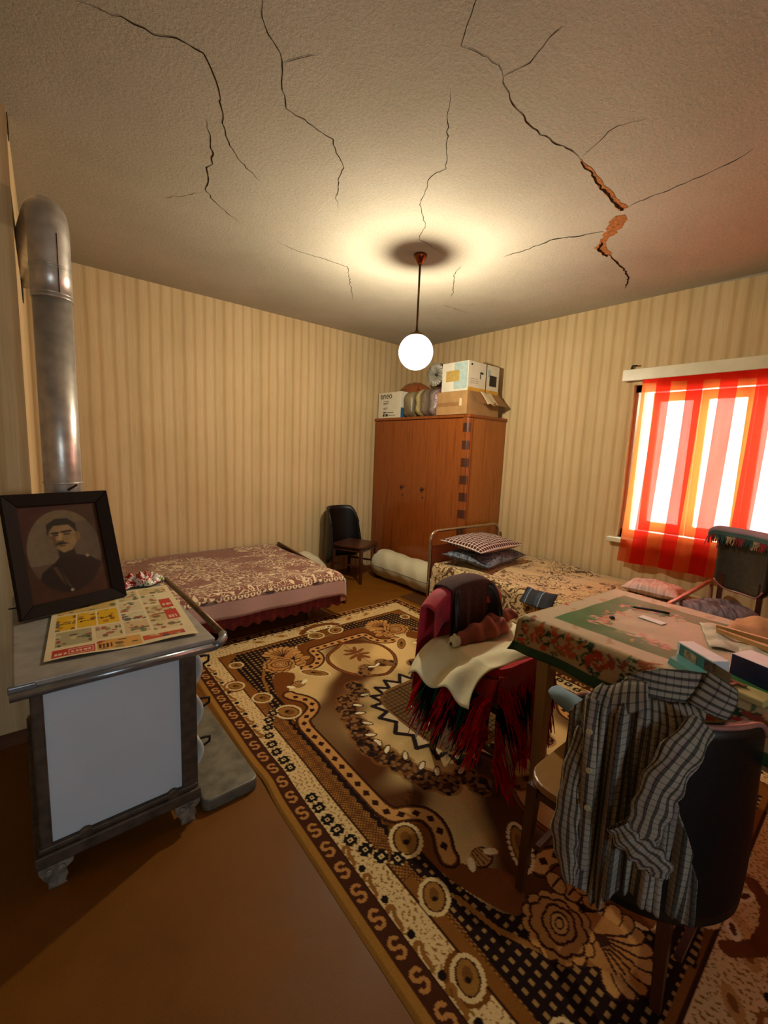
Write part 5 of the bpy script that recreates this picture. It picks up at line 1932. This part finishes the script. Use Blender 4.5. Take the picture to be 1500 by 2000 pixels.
def tub_chair(name, c, face, label, leather, R=.27, A0=100, A1=100, zb=.34, zt=.85, sw=.42, seat_z=.45, seat_off=.0, piping=None, seat_mat=M_wood_seat, group=None, taper=.12, dropk=.20, leg_z=.0, seat_dy=.0, seat_r=.06):
    """face: direction the sitter looks (radians). shell bulges to the rear"""
    t = empty(name, (c[0], c[1], 0), label, 'chair', group)
    fx, fy = math.cos(face), math.sin(face)

    def loc(a, b, z):   # a forward, b left
        return (c[0] + a * fx - b * fy, c[1] + a * fy + b * fx, z)
    sm = MB()
    P = rrect(-sw / 2 + seat_off, sw / 2 + seat_off, -sw / 2 + seat_dy, sw / 2 + seat_dy, seat_r)
    n_ = len(P)
    for z0, z1 in ((seat_z - .028, seat_z),):
        V_ = [loc(a, b, z0) for a, b in P] + [loc(a, b, z1) for a, b in P]
        sm.add(V_, [tuple(reversed(range(n_))), tuple(range(n_, 2 * n_))] + [(i, (i + 1) % n_, n_ + (i + 1) % n_, n_ + i) for i in range(n_)])
    sm.build('seat', seat_mat, t, bevel=.006)
    sh = MB()

    def f(u, v):
        an = math.radians(-A0 + (A0 + A1) * u)
        q = abs(u * 2 - 1)
        zt_ = zt - dropk * max(0, (q - .62) / .38) ** 2.2
        zb_ = zb + .12 * max(0, (q - .75) / .25) ** 2
        z = zb_ + (zt_ - zb_) * v
        r = R * (1 + taper * (.5 - v) * .6)
        sq = 1 - taper * max(0, v - .3)
        return loc(-r * math.cos(an * sq), -r * math.sin(an * sq), z)
    sh.grid(f, 44, 16, False)
    so = sh.build('back_shell', leather, t, thick=.022)
    pi_ = MB().tube([Vector(f(k / 44, 1.0)) for k in range(45)], .007, 8)
    pi_.build('piping', piping or leather, so)
    ap = MB()
    h = sw / 2 - .03
    for a0, b0, a1, b1 in ((h, -h, h, h), (-h, -h, -h, h), (-h, h, h, h), (-h, -h, h, -h)):
        ap.bar(loc(a0 + seat_off, b0 + seat_dy, seat_z - .055), loc(a1 + seat_off, b1 + seat_dy, seat_z - .055), .012)
    ap.build('seat_frame', M_wood_dark, t)
    for a, b in ((h, h), (h, -h), (-h, h), (-h, -h)):
        MB().bar(loc(a + seat_off, b + seat_dy, seat_z - .03), loc(a * 1.06 + seat_off, b * 1.06 + seat_dy, leg_z), .018, .012).build('leg', M_wood_dark, t)
    for b in (h, -h):
        MB().bar(loc(h + seat_off, b * 1.03, .20), loc(-h + seat_off, b * 1.03, .20), .009).build('stretcher', M_wood_dark, t)
    return t


tub_chair('chair', (3.0, 4.12), math.radians(-66), 'black chair with a tall curved back standing against the left wall beside the wardrobe', M_black_leather, R=.295, A0=88, A1=78, zb=.20, zt=.83, sw=.42, seat_z=.43, seat_off=.07, seat_mat=M_wood_dark)
M_pipe_pink = mat_plain('pink_piping', C('a06c62'), .35, var=.1)
near = tub_chair('chair', (1.475, .425), math.radians(0), 'black tub chair in the right foreground with a plaid shirt over its back', M_black_leather, R=.285, A0=26, A1=94, seat_dy=.035, seat_r=.09, zb=.30, zt=.86, sw=.46, leg_z=.0155, seat_z=.45, seat_off=.0, piping=M_pipe_pink, taper=.05, dropk=.06)
midc = tub_chair('chair', (1.74, 1.17), math.radians(-90), 'dark wooden chair at the table corner piled with clothes', M_black_leather, R=.215, A0=70, A1=70, zb=.40, zt=.85, sw=.42, leg_z=.0155, seat_z=.45)

# chair by the window
wc = empty('chair', (3.55, .50, 0), 'dark grey upholstered chair by the window with a fringed cloth over its back', 'chair')
P1, P2 = Vector((3.53, .72, 0)), Vector((3.38, .445, 0))
cd = (P2 - P1).normalized()
cn = Vector((-cd.y, cd.x, 0))
cn = cn if cn.x > 0 else -cn      # towards the wall
M_olive = mat_plain('dark_olive_leatherette', C('38332a'), .30, var=.15, scale=40)
bk = MB()
bw = (P2 - P1).length


def wq(a, b, z):
    q = P1 + cd * a + cn * b
    return (q.x, q.y, z)


def bkf(u, v):
    z = .70 + .40 * v
    lo_ = .70 + .06 * (1 - min(1, u / .25)) ** 2 + .06 * (1 - min(1, (1 - u) / .25)) ** 2
    z = lo_ + (1.09 - lo_) * v
    return wq(bw * u, .05 * (1 - (2 * u - 1) ** 2) - .01, z)


bk.grid(bkf, 24, 14, False)
bko = bk.build('back_pad', M_olive, wc, thick=.035)
MB().tube([Vector(bkf(k / 24, 0)) for k in range(25)], .006, 8).build('piping', M_pipe_pink, bko)
MB().hexa([wq(.0, -.30, .42), wq(bw, -.30, .42), wq(bw, .02, .42), wq(.0, .02, .42), wq(.0, -.30, .47), wq(bw, -.30, .47), wq(bw, .02, .47), wq(.0, .02, .47)]).build('seat', M_olive, wc, bevel=.015)
for a in (.03, bw - .03):
    MB().bar(wq(a, .015, 0), wq(a, .02, .80), .015, .013).build('back_post', M_wood_dark, wc)
    MB().bar(wq(a, -.27, 0), wq(a, -.27, .42), .013, .017).build('leg', M_wood_dark, wc)
# fringed throw on that chair
nn = N('striped_wool_throw')
uvc = nn.coord('UV')
sp = nn.n('ShaderNodeSeparateXYZ', {0: uvc})
thc = nn.ramp(nn.math('FRACT', nn.math('MULTIPLY', sp.outputs[1], 1.0)), [(0.0, C('8c3a48')), (.2, C('8d5a66')), (.45, C('8f6f78')), (.72, C('9a7c84')), (.82, C('3f5650')), (1, C('4a5a54'))])  # pinkish top is window light painted into the throw's colour
nn.bump(nn.noise(nn.mapping(uvc, (60, 60, 1)), 1, 2), .4, .004)
thm = nn.fin(thc, .9, 0, .1)
th_ = MB()


def thf(u, v):
    a = -.035 + (bw + .07) * u
    s = v * .30 - .11
    uu = min(max(u, 0), 1)
    arc = .05 * (1 - (2 * uu - 1) ** 2)
    if s < 0:
        b, z = -.062 + arc + .004 * math.sin(a * 40), 1.102 + s * .45
    elif s < .06:
        b, z = -.062 + arc + s * 1.3, 1.104 + .008 * math.sin(PI * s / .06)
    else:
        b, z = .018 + arc, 1.104 - (s - .06)
    e = max(0, abs(2 * uu - 1) - .86) / .14
    z -= .02 * e ** 2
    return (*wq(a, b, z), u, 1 - v)


throw = th_.grid(thf, 40, 24).build('throw', thm, None, thick=.006)
tag(throw, 'striped green wool throw with fringe, its top tinted pink for window light, over the back of the window chair', 'throw')
frg = [MB(), MB(), MB()]
rs = np.random.RandomState(20)
for k in range(110):
    u = k / 109
    q0 = Vector(thf(u, 0.0)[:3])
    q1 = q0 + Vector((rs.uniform(-.012, .012), rs.uniform(-.012, .012), -rs.uniform(.035, .055))) - cn * .006
    seg_ = int(u * 7 + .3) % 3
    frg[seg_].bar(q0, q1, .0028, .0018, 4)
for mb, col in zip(frg, ('8c2a2c', '2e4a44', 'a88a6a')):
    mb.build('fringe', mat_plain('fringe_' + col, C(col), .9, var=.2), throw)['kind'] = 'stuff'

nn = N('plum_grey_striped_cloth')
_f = nn.noise(nn.mapping(nn.coord('UV'), (3, 26, 1)), 2, 3, .6, .8)
M_plumst = nn.fin(nn.ramp(_f, [(.3, C('3a2c33')), (.5, C('6f5f68')), (.65, C('8d7f88'))]), .85)
pillow('pillow', (3.25, .60, .575), (.40, .40, .20), M_plumst, 'plum grey ruffled cushion on the seat of the window chair behind the table', .44, seed=6, wr=.012)

# ------------------------------------------------------------------ clothes on the middle chair
M_red = mat_plain('crimson_cloth', C('b51830'), .7, var=.2, scale=12, sheen=.2)
M_vest = mat_plain('dark_brown_knit', C('3d1c14'), .9, var=.2, scale=50, bump=.2)
M_brick = mat_plain('brick_brown_cloth', C('8a4432'), .8, var=.15, scale=14)
M_cream = mat_plain('cream_cotton', C('d2caa4'), .85, var=.05, scale=10, bump=.1, bscale=60)
M_wool_red = N('red_wool_blanket')
uvc = M_wool_red.coord()
sp = M_wool_red.n('ShaderNodeSeparateXYZ', {0: uvc})
st = M_wool_red.math('FRACT', M_wool_red.math('MULTIPLY', M_wool_red.math('ADD', sp.outputs[2], .46), 3.3))
_c = M_wool_red.ramp(st, [(0, C('8f0d14')), (.27, C('b3141c')), (.31, C('1c0a0a')), (.44, C('140808')), (.47, C('12351f')), (.52, C('8f0d14')), (1, C('b3141c'))])
M_wool_red.bump(M_wool_red.noise(uvc, 140, 3, .6), .9, .01)
M_wool_red = M_wool_red.fin(_c, .95, 0, .05, .3)


def drape(name, x0, x1, y_f, y_b, ztop, zf, zb_, mt, label, cat, seed, flare=.0, parent=None, nu=40, nv=48, rnd=.06, thick=.005, edge=.0):
    """cloth hung over the chair back: front panel, over the top, rear panel"""
    r_ = np.random.RandomState(seed)
    ph = r_.rand(6) * 6
    lf_, lt, lb_ = ztop - zf, y_b - y_f + .02, ztop - zb_
    tot = lf_ + lt + lb_

    def f(u, v):
        s = v * tot
        x = x0 + (x1 - x0) * u
        xc = (x0 + x1) / 2
        dome = -rnd * abs(2 * u - 1) ** 3
        fo = .010 * math.sin(u * 15 + ph[0]) + .006 * math.sin(u * 29 + ph[1])
        if s < lf_:
            k = 1 - s / lf_
            z = zf + s + edge * math.sin(u * 7 + ph[3]) * k
            y = y_f - (fo + .012) * k - .004
            x = xc + (x - xc) * (1 + flare * k)
        elif s < lf_ + lt:
            k = (s - lf_) / lt
            y = y_f + (y_b - y_f) * k
            z = ztop + .012 * math.sin(PI * k)
        else:
            k = (s - lf_ - lt) / lb_
            z = ztop - k * lb_
            y = y_b + (fo + .012) * k + .004
            x = xc + (x - xc) * (1 + flare * k)
        return (x, y, z + dome * (1 - .3 * 0), u, v)
    o_ = MB().grid(f, nu, nv).build(name, mt, parent, thick=thick)
    if label:
        tag(o_, label, cat)
    return o_


drape('jacket', 1.475, 2.005, 1.335, 1.425, .862, .735, .42, M_red, 'crimson red jacket hung over the back of the clothes chair', 'jacket', 2, .06, rnd=.10, edge=.015)
drape('vest', 1.575, 1.885, 1.318, 1.44, .880, .585, .45, M_vest, 'dark brown knitted vest hung over the red jacket on the clothes chair', 'vest', 3, .04, rnd=.03)
# folded blanket on the seat with hanging, fringed sides
bl = empty('blanket', (1.74, 1.17, .46), 'red shaggy fringed wool blanket piled on the chair at the table corner', 'blanket')


def fold(u, v):
    # closed slab
    th = 2 * PI * u
    k = (abs(math.cos(th)) ** 6 + abs(math.sin(th)) ** 6) ** (-1 / 6)
    z = .455 + .15 * v
    b = 1 + .03 * math.sin(v * PI * 3) + .015 * math.sin(th * 7)
    return (1.735 + .225 * k * math.cos(th) * b, 1.165 + .195 * k * math.sin(th) * b, z)


fb = MB().grid(fold, 64, 12, False)
n_ = len(fb.v)
fb.add([fold(k / 32, 1.0) for k in range(32)], [tuple(range(32))])
fb.build('folded_layers', M_wool_red, bl)


def hang1(u, v):   # left side panel (towards -x), hanging from the pile
    y = .975 + .37 * u
    z = .58 - .26 * v - .02 * abs(math.sin(u * 6))
    x = 1.485 - .035 * v - .012 * math.sin(u * 16) * v - .02 * math.sin(PI * v)
    return (x, y, z)


def hang2(u, v):   # front panel (towards -y)
    x = 1.50 + .47 * u
    z = .59 - .44 * v - .02 * abs(math.sin(u * 8))
    y = .978 - .006 * math.sin(PI * v) - .010 * math.sin(u * 18) * v
    return (x, y, z)


MB().grid(hang1, 24, 24, False).build('side_drop', M_wool_red, bl, thick=.008)
MB().grid(hang2, 24, 24, False).build('front_drop', M_wool_red, bl, thick=.008)
rs = np.random.RandomState(31)
tuft = {c: MB() for c in ('b3101a', '151010', '1c4a2c', 'b09a88')}
cols = ['b3101a'] * 6 + ['151010'] * 4 + ['1c4a2c'] * 1 + ['b09a88'] * 1


def strand(mb, p0, d, L, w):
    p0 = Vector(p0)
    m_ = p0 + Vector(d) * L * .5 + Vector((0, 0, .01))
    e_ = p0 + Vector(d) * L + Vector((0, 0, -L * .45))
    mb.bar(p0, m_, w, w * .8, 4)
    mb.bar(m_, e_, w * .8, w * .3, 4)


def col_at(a, z):
    if z > .50:
        return 'b3101a'
    q = math.sin(a * 13 + z * 9) + .5 * math.sin(a * 31)
    if z > .38:
        return '1c4a2c' if q > .9 else ('151010' if q > -.1 else 'b3101a')
    if .27 < z <= .38 and q > .75:
        return 'b09a88'
    return 'b3101a' if q > -1.1 else '151010'


for k in range(620):
    u, v = rs.rand(), .25 + .75 * rs.rand()
    q = hang1(u, v)
    c_ = col_at(u, q[2])
    strand(tuft[c_], q, (-.7 - .5 * rs.rand(), rs.uniform(-.35, .35), -.25 - rs.rand() * .4), rs.uniform(.05, .11), rs.uniform(.0025, .0045))
for k in range(760):
    u, v = rs.rand() ** 1.3, .1 + .9 * rs.rand()
    q = hang2(u, v)
    c_ = col_at(u + .37, q[2])
    strand(tuft[c_], q, (rs.uniform(-.4, .2), (-.6 - .4 * rs.rand()) * (1 if u < .2 else .35), -.35 - rs.rand() * .5), rs.uniform(.05, .10), rs.uniform(.0025, .0045))
for c_, mb in tuft.items():
    mb.build('fringe', mat_plain('wool_' + c_, C(c_), .95, var=.2, spec=.05), bl)['kind'] = 'stuff'


# white cotton cloth over the pile
def white(u, v):
    x = 1.30 + .70 * u
    y = .985 + .35 * v + .02 * math.sin(u * 5)
    z = .622 + .006 * math.sin(u * 12 + v * 5) + .004 * math.sin(v * 21 + u * 9)
    over = max(0, 1.50 - x)
    if over > 0:
        z -= over * .55 + .02 * math.sin(v * 13 + u * 8) * min(1, over * 8)
        x = x + over * .15
        y += .03 * math.sin(over * 14)
    fr_ = max(0, 1.02 - y)
    z -= fr_ * .5
    z -= .03 * max(0, .2 - u) * math.sin(v * 20)
    return (x, y, z)


tag(MB().grid(white, 60, 36, False).build('cloth', M_cream, thick=.004), 'cream white cotton cloth spread over the blanket on the clothes chair', 'cloth')


def lump(name, path, w, h, mt, label, cat, seed, parent=None):
    r_ = np.random.RandomState(seed)
    ph = r_.rand(8) * 6
    P = [Vector(q) for q in smooth_path3(path, 8)]
    mb = MB()
    n1_, n2_ = len(P) - 1, 26

    def f(u, v):
        t = v * n1_
        i = min(int(t), n1_ - 1)
        c_ = P[i].lerp(P[i + 1], t - i)
        d = (P[i + 1] - P[i]).normalized()
        sd_ = Vector((-d.y, d.x, 0))
        th = 2 * PI * u
        e = math.sin(PI * min(max(v, .02), .98)) ** .35
        wr_ = 1 + .16 * math.sin(v * 23 + 2 * math.sin(th + ph[0])) + .10 * math.sin(th * 3 + v * 14 + ph[1])
        o_ = c_ + sd_ * math.cos(th) * w * e * wr_
        return (o_.x, o_.y, max(c_.z - .002, c_.z + math.sin(th) * h * e * wr_))
    mb.grid(f, n2_, 60, False)
    o_ = mb.build(name, mt, parent)
    if label:
        tag(o_, label, cat)
    return o_


def smooth_path3(pts, k):
    xs = smooth_path([(q[0], q[1]) for q in pts], k)
    zs = smooth_path([(i, q[2]) for i, q in enumerate(pts)], k)
    return [(a[0], a[1], b[1]) for a, b in zip(xs, zs)]


ss = lump('sweater', [(1.53, 1.235, .632), (1.62, 1.225, .636), (1.72, 1.215, .636), (1.80, 1.20, .636), (1.87, 1.20, .634)], .045, .075, M_brick, 'brick brown crumpled shirt lying on the white cloth of the clothes chair', 'shirt', 4)
lump('sleeve', [(1.75, 1.25, .636), (1.86, 1.29, .636), (1.97, 1.30, .634), (2.08, 1.28, .632)], .04, .05, M_brick, None, None, 5, ss)
lump('cuff', [(1.485, 1.235, .634), (1.51, 1.235, .634), (1.54, 1.235, .634)], .025, .04, M_cream, None, None, 6, ss)
nv_ = MB()


def navyf(u, v):
    x = 2.985 + .10 * u
    y = 1.56 + .26 * v
    return (x - .03 * math.sin(PI * v), y, .485 + .03 * math.sin(PI * v) * math.sin(PI * u) - .10 * (1 - u) + .003 * math.sin(v * 17))


M_navyc = N('navy_striped_cloth')
_s = M_navyc.n('ShaderNodeSeparateXYZ', {0: M_navyc.coord()})
_q = M_navyc.math('FRACT', M_navyc.math('MULTIPLY', _s.outputs[1], 9.0))
M_navyc = M_navyc.fin(M_navyc.ramp(_q, [(0, C('15141c')), (.62, C('181822')), (.66, C('9aa7b5')), (.70, C('26374f')), (.9, C('26374f')), (.95, C('15141c'))]), .7)
tag(nv_.grid(navyf, 20, 24, False).build('folded_cloth', M_navyc, thick=.012), 'navy blue striped folded garment on the edge of the right bed behind the table corner', 'cloth')

# ------------------------------------------------------------------ plaid shirt over the near chair
def plaid():
    n = N('plaid_shirt')
    uv = n.coord('UV')
    sp_ = n.n('ShaderNodeSeparateXYZ', {0: uv})
    u, v = sp_.outputs[0], sp_.outputs[1]
    base = n.ramp(n.noise(uv, 7, 3), [(.3, C('8b8172')), (.7, C('a39a89'))])
    fu = n.math('FRACT', n.math('DIVIDE', u, .021))
    fu2 = n.math('FRACT', n.math('DIVIDE', u, .063))
    fv = n.math('FRACT', n.math('DIVIDE', v, .019))
    su = n.ramp(fu, [(0, (.24,) * 3), (.34, (.26,) * 3), (.38, (1,) * 3), (1, (1,) * 3)], 'CONSTANT')
    su2 = n.ramp(fu2, [(0, (1,) * 3), (.6, (.90, .80, .92)), (.72, (1,) * 3)], 'CONSTANT')
    sv = n.ramp(fv, [(0, (.52,) * 3), (.15, (1,) * 3)], 'CONSTANT')
    col = n.mix(1.0, base, su, 'MULTIPLY')
    col = n.mix(1.0, col, su2, 'MULTIPLY')
    col = n.mix(1.0, col, sv, 'MULTIPLY')
    n.bump(n.noise(uv, 180, 2), .2, .003)
    return n.fin(col, .85, 0, .15)


M_plaid = plaid()
SC = (1.48, .46)
SR = .325


def cyl_pt(th, z, r):
    t = math.radians(th)
    return (SC[0] + r * math.cos(t), SC[1] + r * math.sin(t), z)


shirt = empty('shirt', cyl_pt(200, .30, SR), 'brown and grey plaid shirt with pale buttons hung over the black tub chair', 'shirt')
LFT = [(.90, 181), (.86, 176), (.80, 169.5), (.66, 170.5), (.54, 172), (.46, 171), (.38, 175), (.34, 180), (.30, 186), (.27, 190)]
RGT = [(.94, 233), (.89, 229), (.85, 221), (.78, 216), (.67, 218), (.56, 224.5), (.48, 228.7), (.40, 231.5), (.34, 231)]
HEM = [(186, .275), (192, .283), (198, .333), (206, .357), (217, .342), (227, .327), (232, .36)]


def it(tab, z):
    q = sorted(tab)
    return float(np.interp(z, [a for a, b in q], [b for a, b in q]))


def hem(th):
    return float(np.interp(th, [a for a, b in HEM], [b for a, b in HEM]))


def body(u, v):
    z = .90 - .60 * v
    l, r = it(LFT, z), it(RGT, z)
    th = l + (r - l) * u
    z0 = hem(th)
    z = .895 - (.895 - z0) * v
    l, r = it(LFT, max(z, .27)), it(RGT, max(z, .34))
    th = l + (r - l) * u
    s = th * math.radians(1) * SR
    grow = .3 + .7 * v
    fo = .016 * math.sin(th * .42 + 1.2 * math.sin(v * 3)) * grow + .009 * math.sin(th * .95 + v * 4) * grow + .004 * math.sin(th * 1.9)
    # deep fold between the two fronts
    fo -= .030 * math.exp(-((th - 197 - 3 * v) / 2.6) ** 2) * (1 - .5 * v)
    fo += .018 * math.exp(-((th - 193.5) / 2.5) ** 2)
    rr_ = SR + fo - .05 * max(0, (.10 - v) / .10) ** 2
    tt_ = .022 * v * v * 0
    return (*cyl_pt(th, z, rr_ + tt_), s * 1.25, z)


MB().grid(body, 110, 70).build('body', M_plaid, shirt, thick=.003)


# button placket: a narrow band standing proud of the left front
def plk(u, v):
    z = .885 - .50 * v
    th = 182.0 + 1.6 * math.sin(v * 3.0) + (u - .5) * 5.2 + 1.5 * v
    q = SR + .030 + .010 * math.sin(v * 5) + .006 * math.cos((u - .5) * PI)
    return (*cyl_pt(th, z, q), th * math.radians(1) * SR * 1.25, z)


MB().grid(plk, 8, 40).build('placket', M_plaid, shirt, thick=.003)
M_btn = mat_plain('cream_button', C('b3a57e'), .35, var=.05)
for z, th in ((.800, 183.1), (.695, 184.6), (.590, 185.6)):
    mb = MB()
    c0, c1 = Vector(cyl_pt(th, z, SR + .043)), Vector(cyl_pt(th, z, SR + .052))
    mb.cyl(c0, c1, .0085, .0075, 14)
    mb.build('button', M_btn, shirt)


# collar: standing band with two folded wings
CT = [(184.5, .875), (191.7, .932), (200, .960), (207.5, .975), (220, .981), (231, .977), (238, .962), (246, .93)]
CB = [(184.5, .835), (191, .855), (197, .866), (212, .883), (224, .892), (235, .885), (246, .865)]


def ip(tab, th):
    return float(np.interp(th, [q[0] for q in tab], [q[1] for q in tab]))


def collar(u, v):
    th = 184.5 + 61.5 * u
    z0, z1 = ip(CB, th) - .02, ip(CT, th)
    z = z0 + (z1 - z0) * v
    return (*cyl_pt(th, z, .262 + .008 * math.sin(PI * v)), z * 1.1, th * math.radians(1) * .3)


MB().grid(collar, 60, 10).build('collar', M_plaid, shirt, thick=.004)


def patch(ta, tb, r0, r1, bul):
    """ta, tb: (theta, z) control rows of the two long edges"""
    A2, B2 = smooth_path(ta, 6), smooth_path(tb, 6)
    n_ = len(A2) - 1

    def f(u, v):
        k = min(n_, int(round(u * n_)))
        th = A2[k][0] + (B2[k][0] - A2[k][0]) * v
        z = A2[k][1] + (B2[k][1] - A2[k][1]) * v
        return (*cyl_pt(th, z, r0 + (r1 - r0) * v + bul * math.sin(PI * v)), u * .12, v * .06)
    return MB().grid(f, n_, 8)


patch([(230, .992), (226.5, .95), (221.5, .903)], [(241, .955), (242, .915), (238, .875)], .272, .305, .012).build('collar_wing', M_plaid, shirt, thick=.004)
patch([(184.5, .893), (193, .925), (202, .935)], [(184, .832), (194, .855), (203, .888)], .275, .318, .010).build('collar_wing', M_plaid, shirt, thick=.004)


# sleeves
def sleeve_mesh(path, rads, nm, fold_=.18):
    P = [Vector(q) for q in smooth_path3(path, 10)]
    nP = len(P)
    mb = MB()
    rr2 = lambda t: float(np.interp(t, np.linspace(0, 1, len(rads)), rads))
    vs2 = []
    ns = 22
    for i, q in enumerate(P):
        d = (P[min(i + 1, nP - 1)] - P[max(i - 1, 0)]).normalized()
        out = Vector((q.x - SC[0], q.y - SC[1], 0)).normalized()
        out = (out - d * out.dot(d)).normalized()
        sd_ = d.cross(out)
        t = i / (nP - 1)
        for k in range(ns + 1):
            a = 2 * PI * k / ns
            w_ = rr2(t) * (1 + fold_ * math.sin(t * 34 + 2 * math.sin(a)) * .5 + .10 * math.sin(3 * a + 11 * t))
            vs2.append((q + sd_ * math.cos(a) * w_ + out * math.sin(a) * w_ * .42, a * rr2(.5), t * .5))

    def f(u, v):
        i = int(round(v * (nP - 1)))
        k = int(round(u * ns))
        c_ = vs2[i * (ns + 1) + k]
        return (*c_[0], c_[1], c_[2])
    mb.grid(f, ns, nP - 1)
    return mb.build(nm, M_plaid, shirt, thick=.002)


q = SR + .045
sleeve_mesh([cyl_pt(222, .885, q - .03), cyl_pt(215, .83, q), cyl_pt(209, .74, q + .005), cyl_pt(206.5, .66, q + .01), cyl_pt(205, .60, q + .015), cyl_pt(203, .565, q + .015)], [.030, .040, .042, .038, .036, .034], 'sleeve')
sleeve_mesh([cyl_pt(197, .60, q + .02), cyl_pt(201, .575, q + .025), cyl_pt(206, .555, q + .025), cyl_pt(210.5, .53, q + .02), cyl_pt(211, .50, q + .015)], [.026, .036, .040, .032, .018], 'cuff', .3)
sleeve_mesh([cyl_pt(180, .78, q - .03), cyl_pt(177, .66, q - .02), cyl_pt(176.5, .56, q - .015), cyl_pt(177, .46, q - .01), cyl_pt(179, .39, q - .01), cyl_pt(181, .33, q - .01)], [.02, .026, .030, .036, .030, .012], 'sleeve')
# pale blue cloth peeping out on the left
M_sky = mat_plain('pale_blue_cloth', C('7f9cae'), .8, var=.12, scale=14)


def blue(u, v):
    th = 152.5 + 24 * u
    top = .818 + .012 * u
    if v < .6:
        k = v / .6
        z = top - .075 * (1 - k) * (.45 + .55 * u)
        q = .300 + .018 * math.sin(k * PI * .9) + .004 * math.sin(u * 8)
    else:
        k = (v - .6) / .4
        z = top + .010 * math.sin(k * PI) - .02 * k
        q = .300 - .045 * k
    return cyl_pt(th, z, q)


tag(MB().grid(blue, 26, 12, False).build('cloth', M_sky, thick=.004), 'pale blue cloth peeping out from under the left side of the plaid shirt', 'cloth')
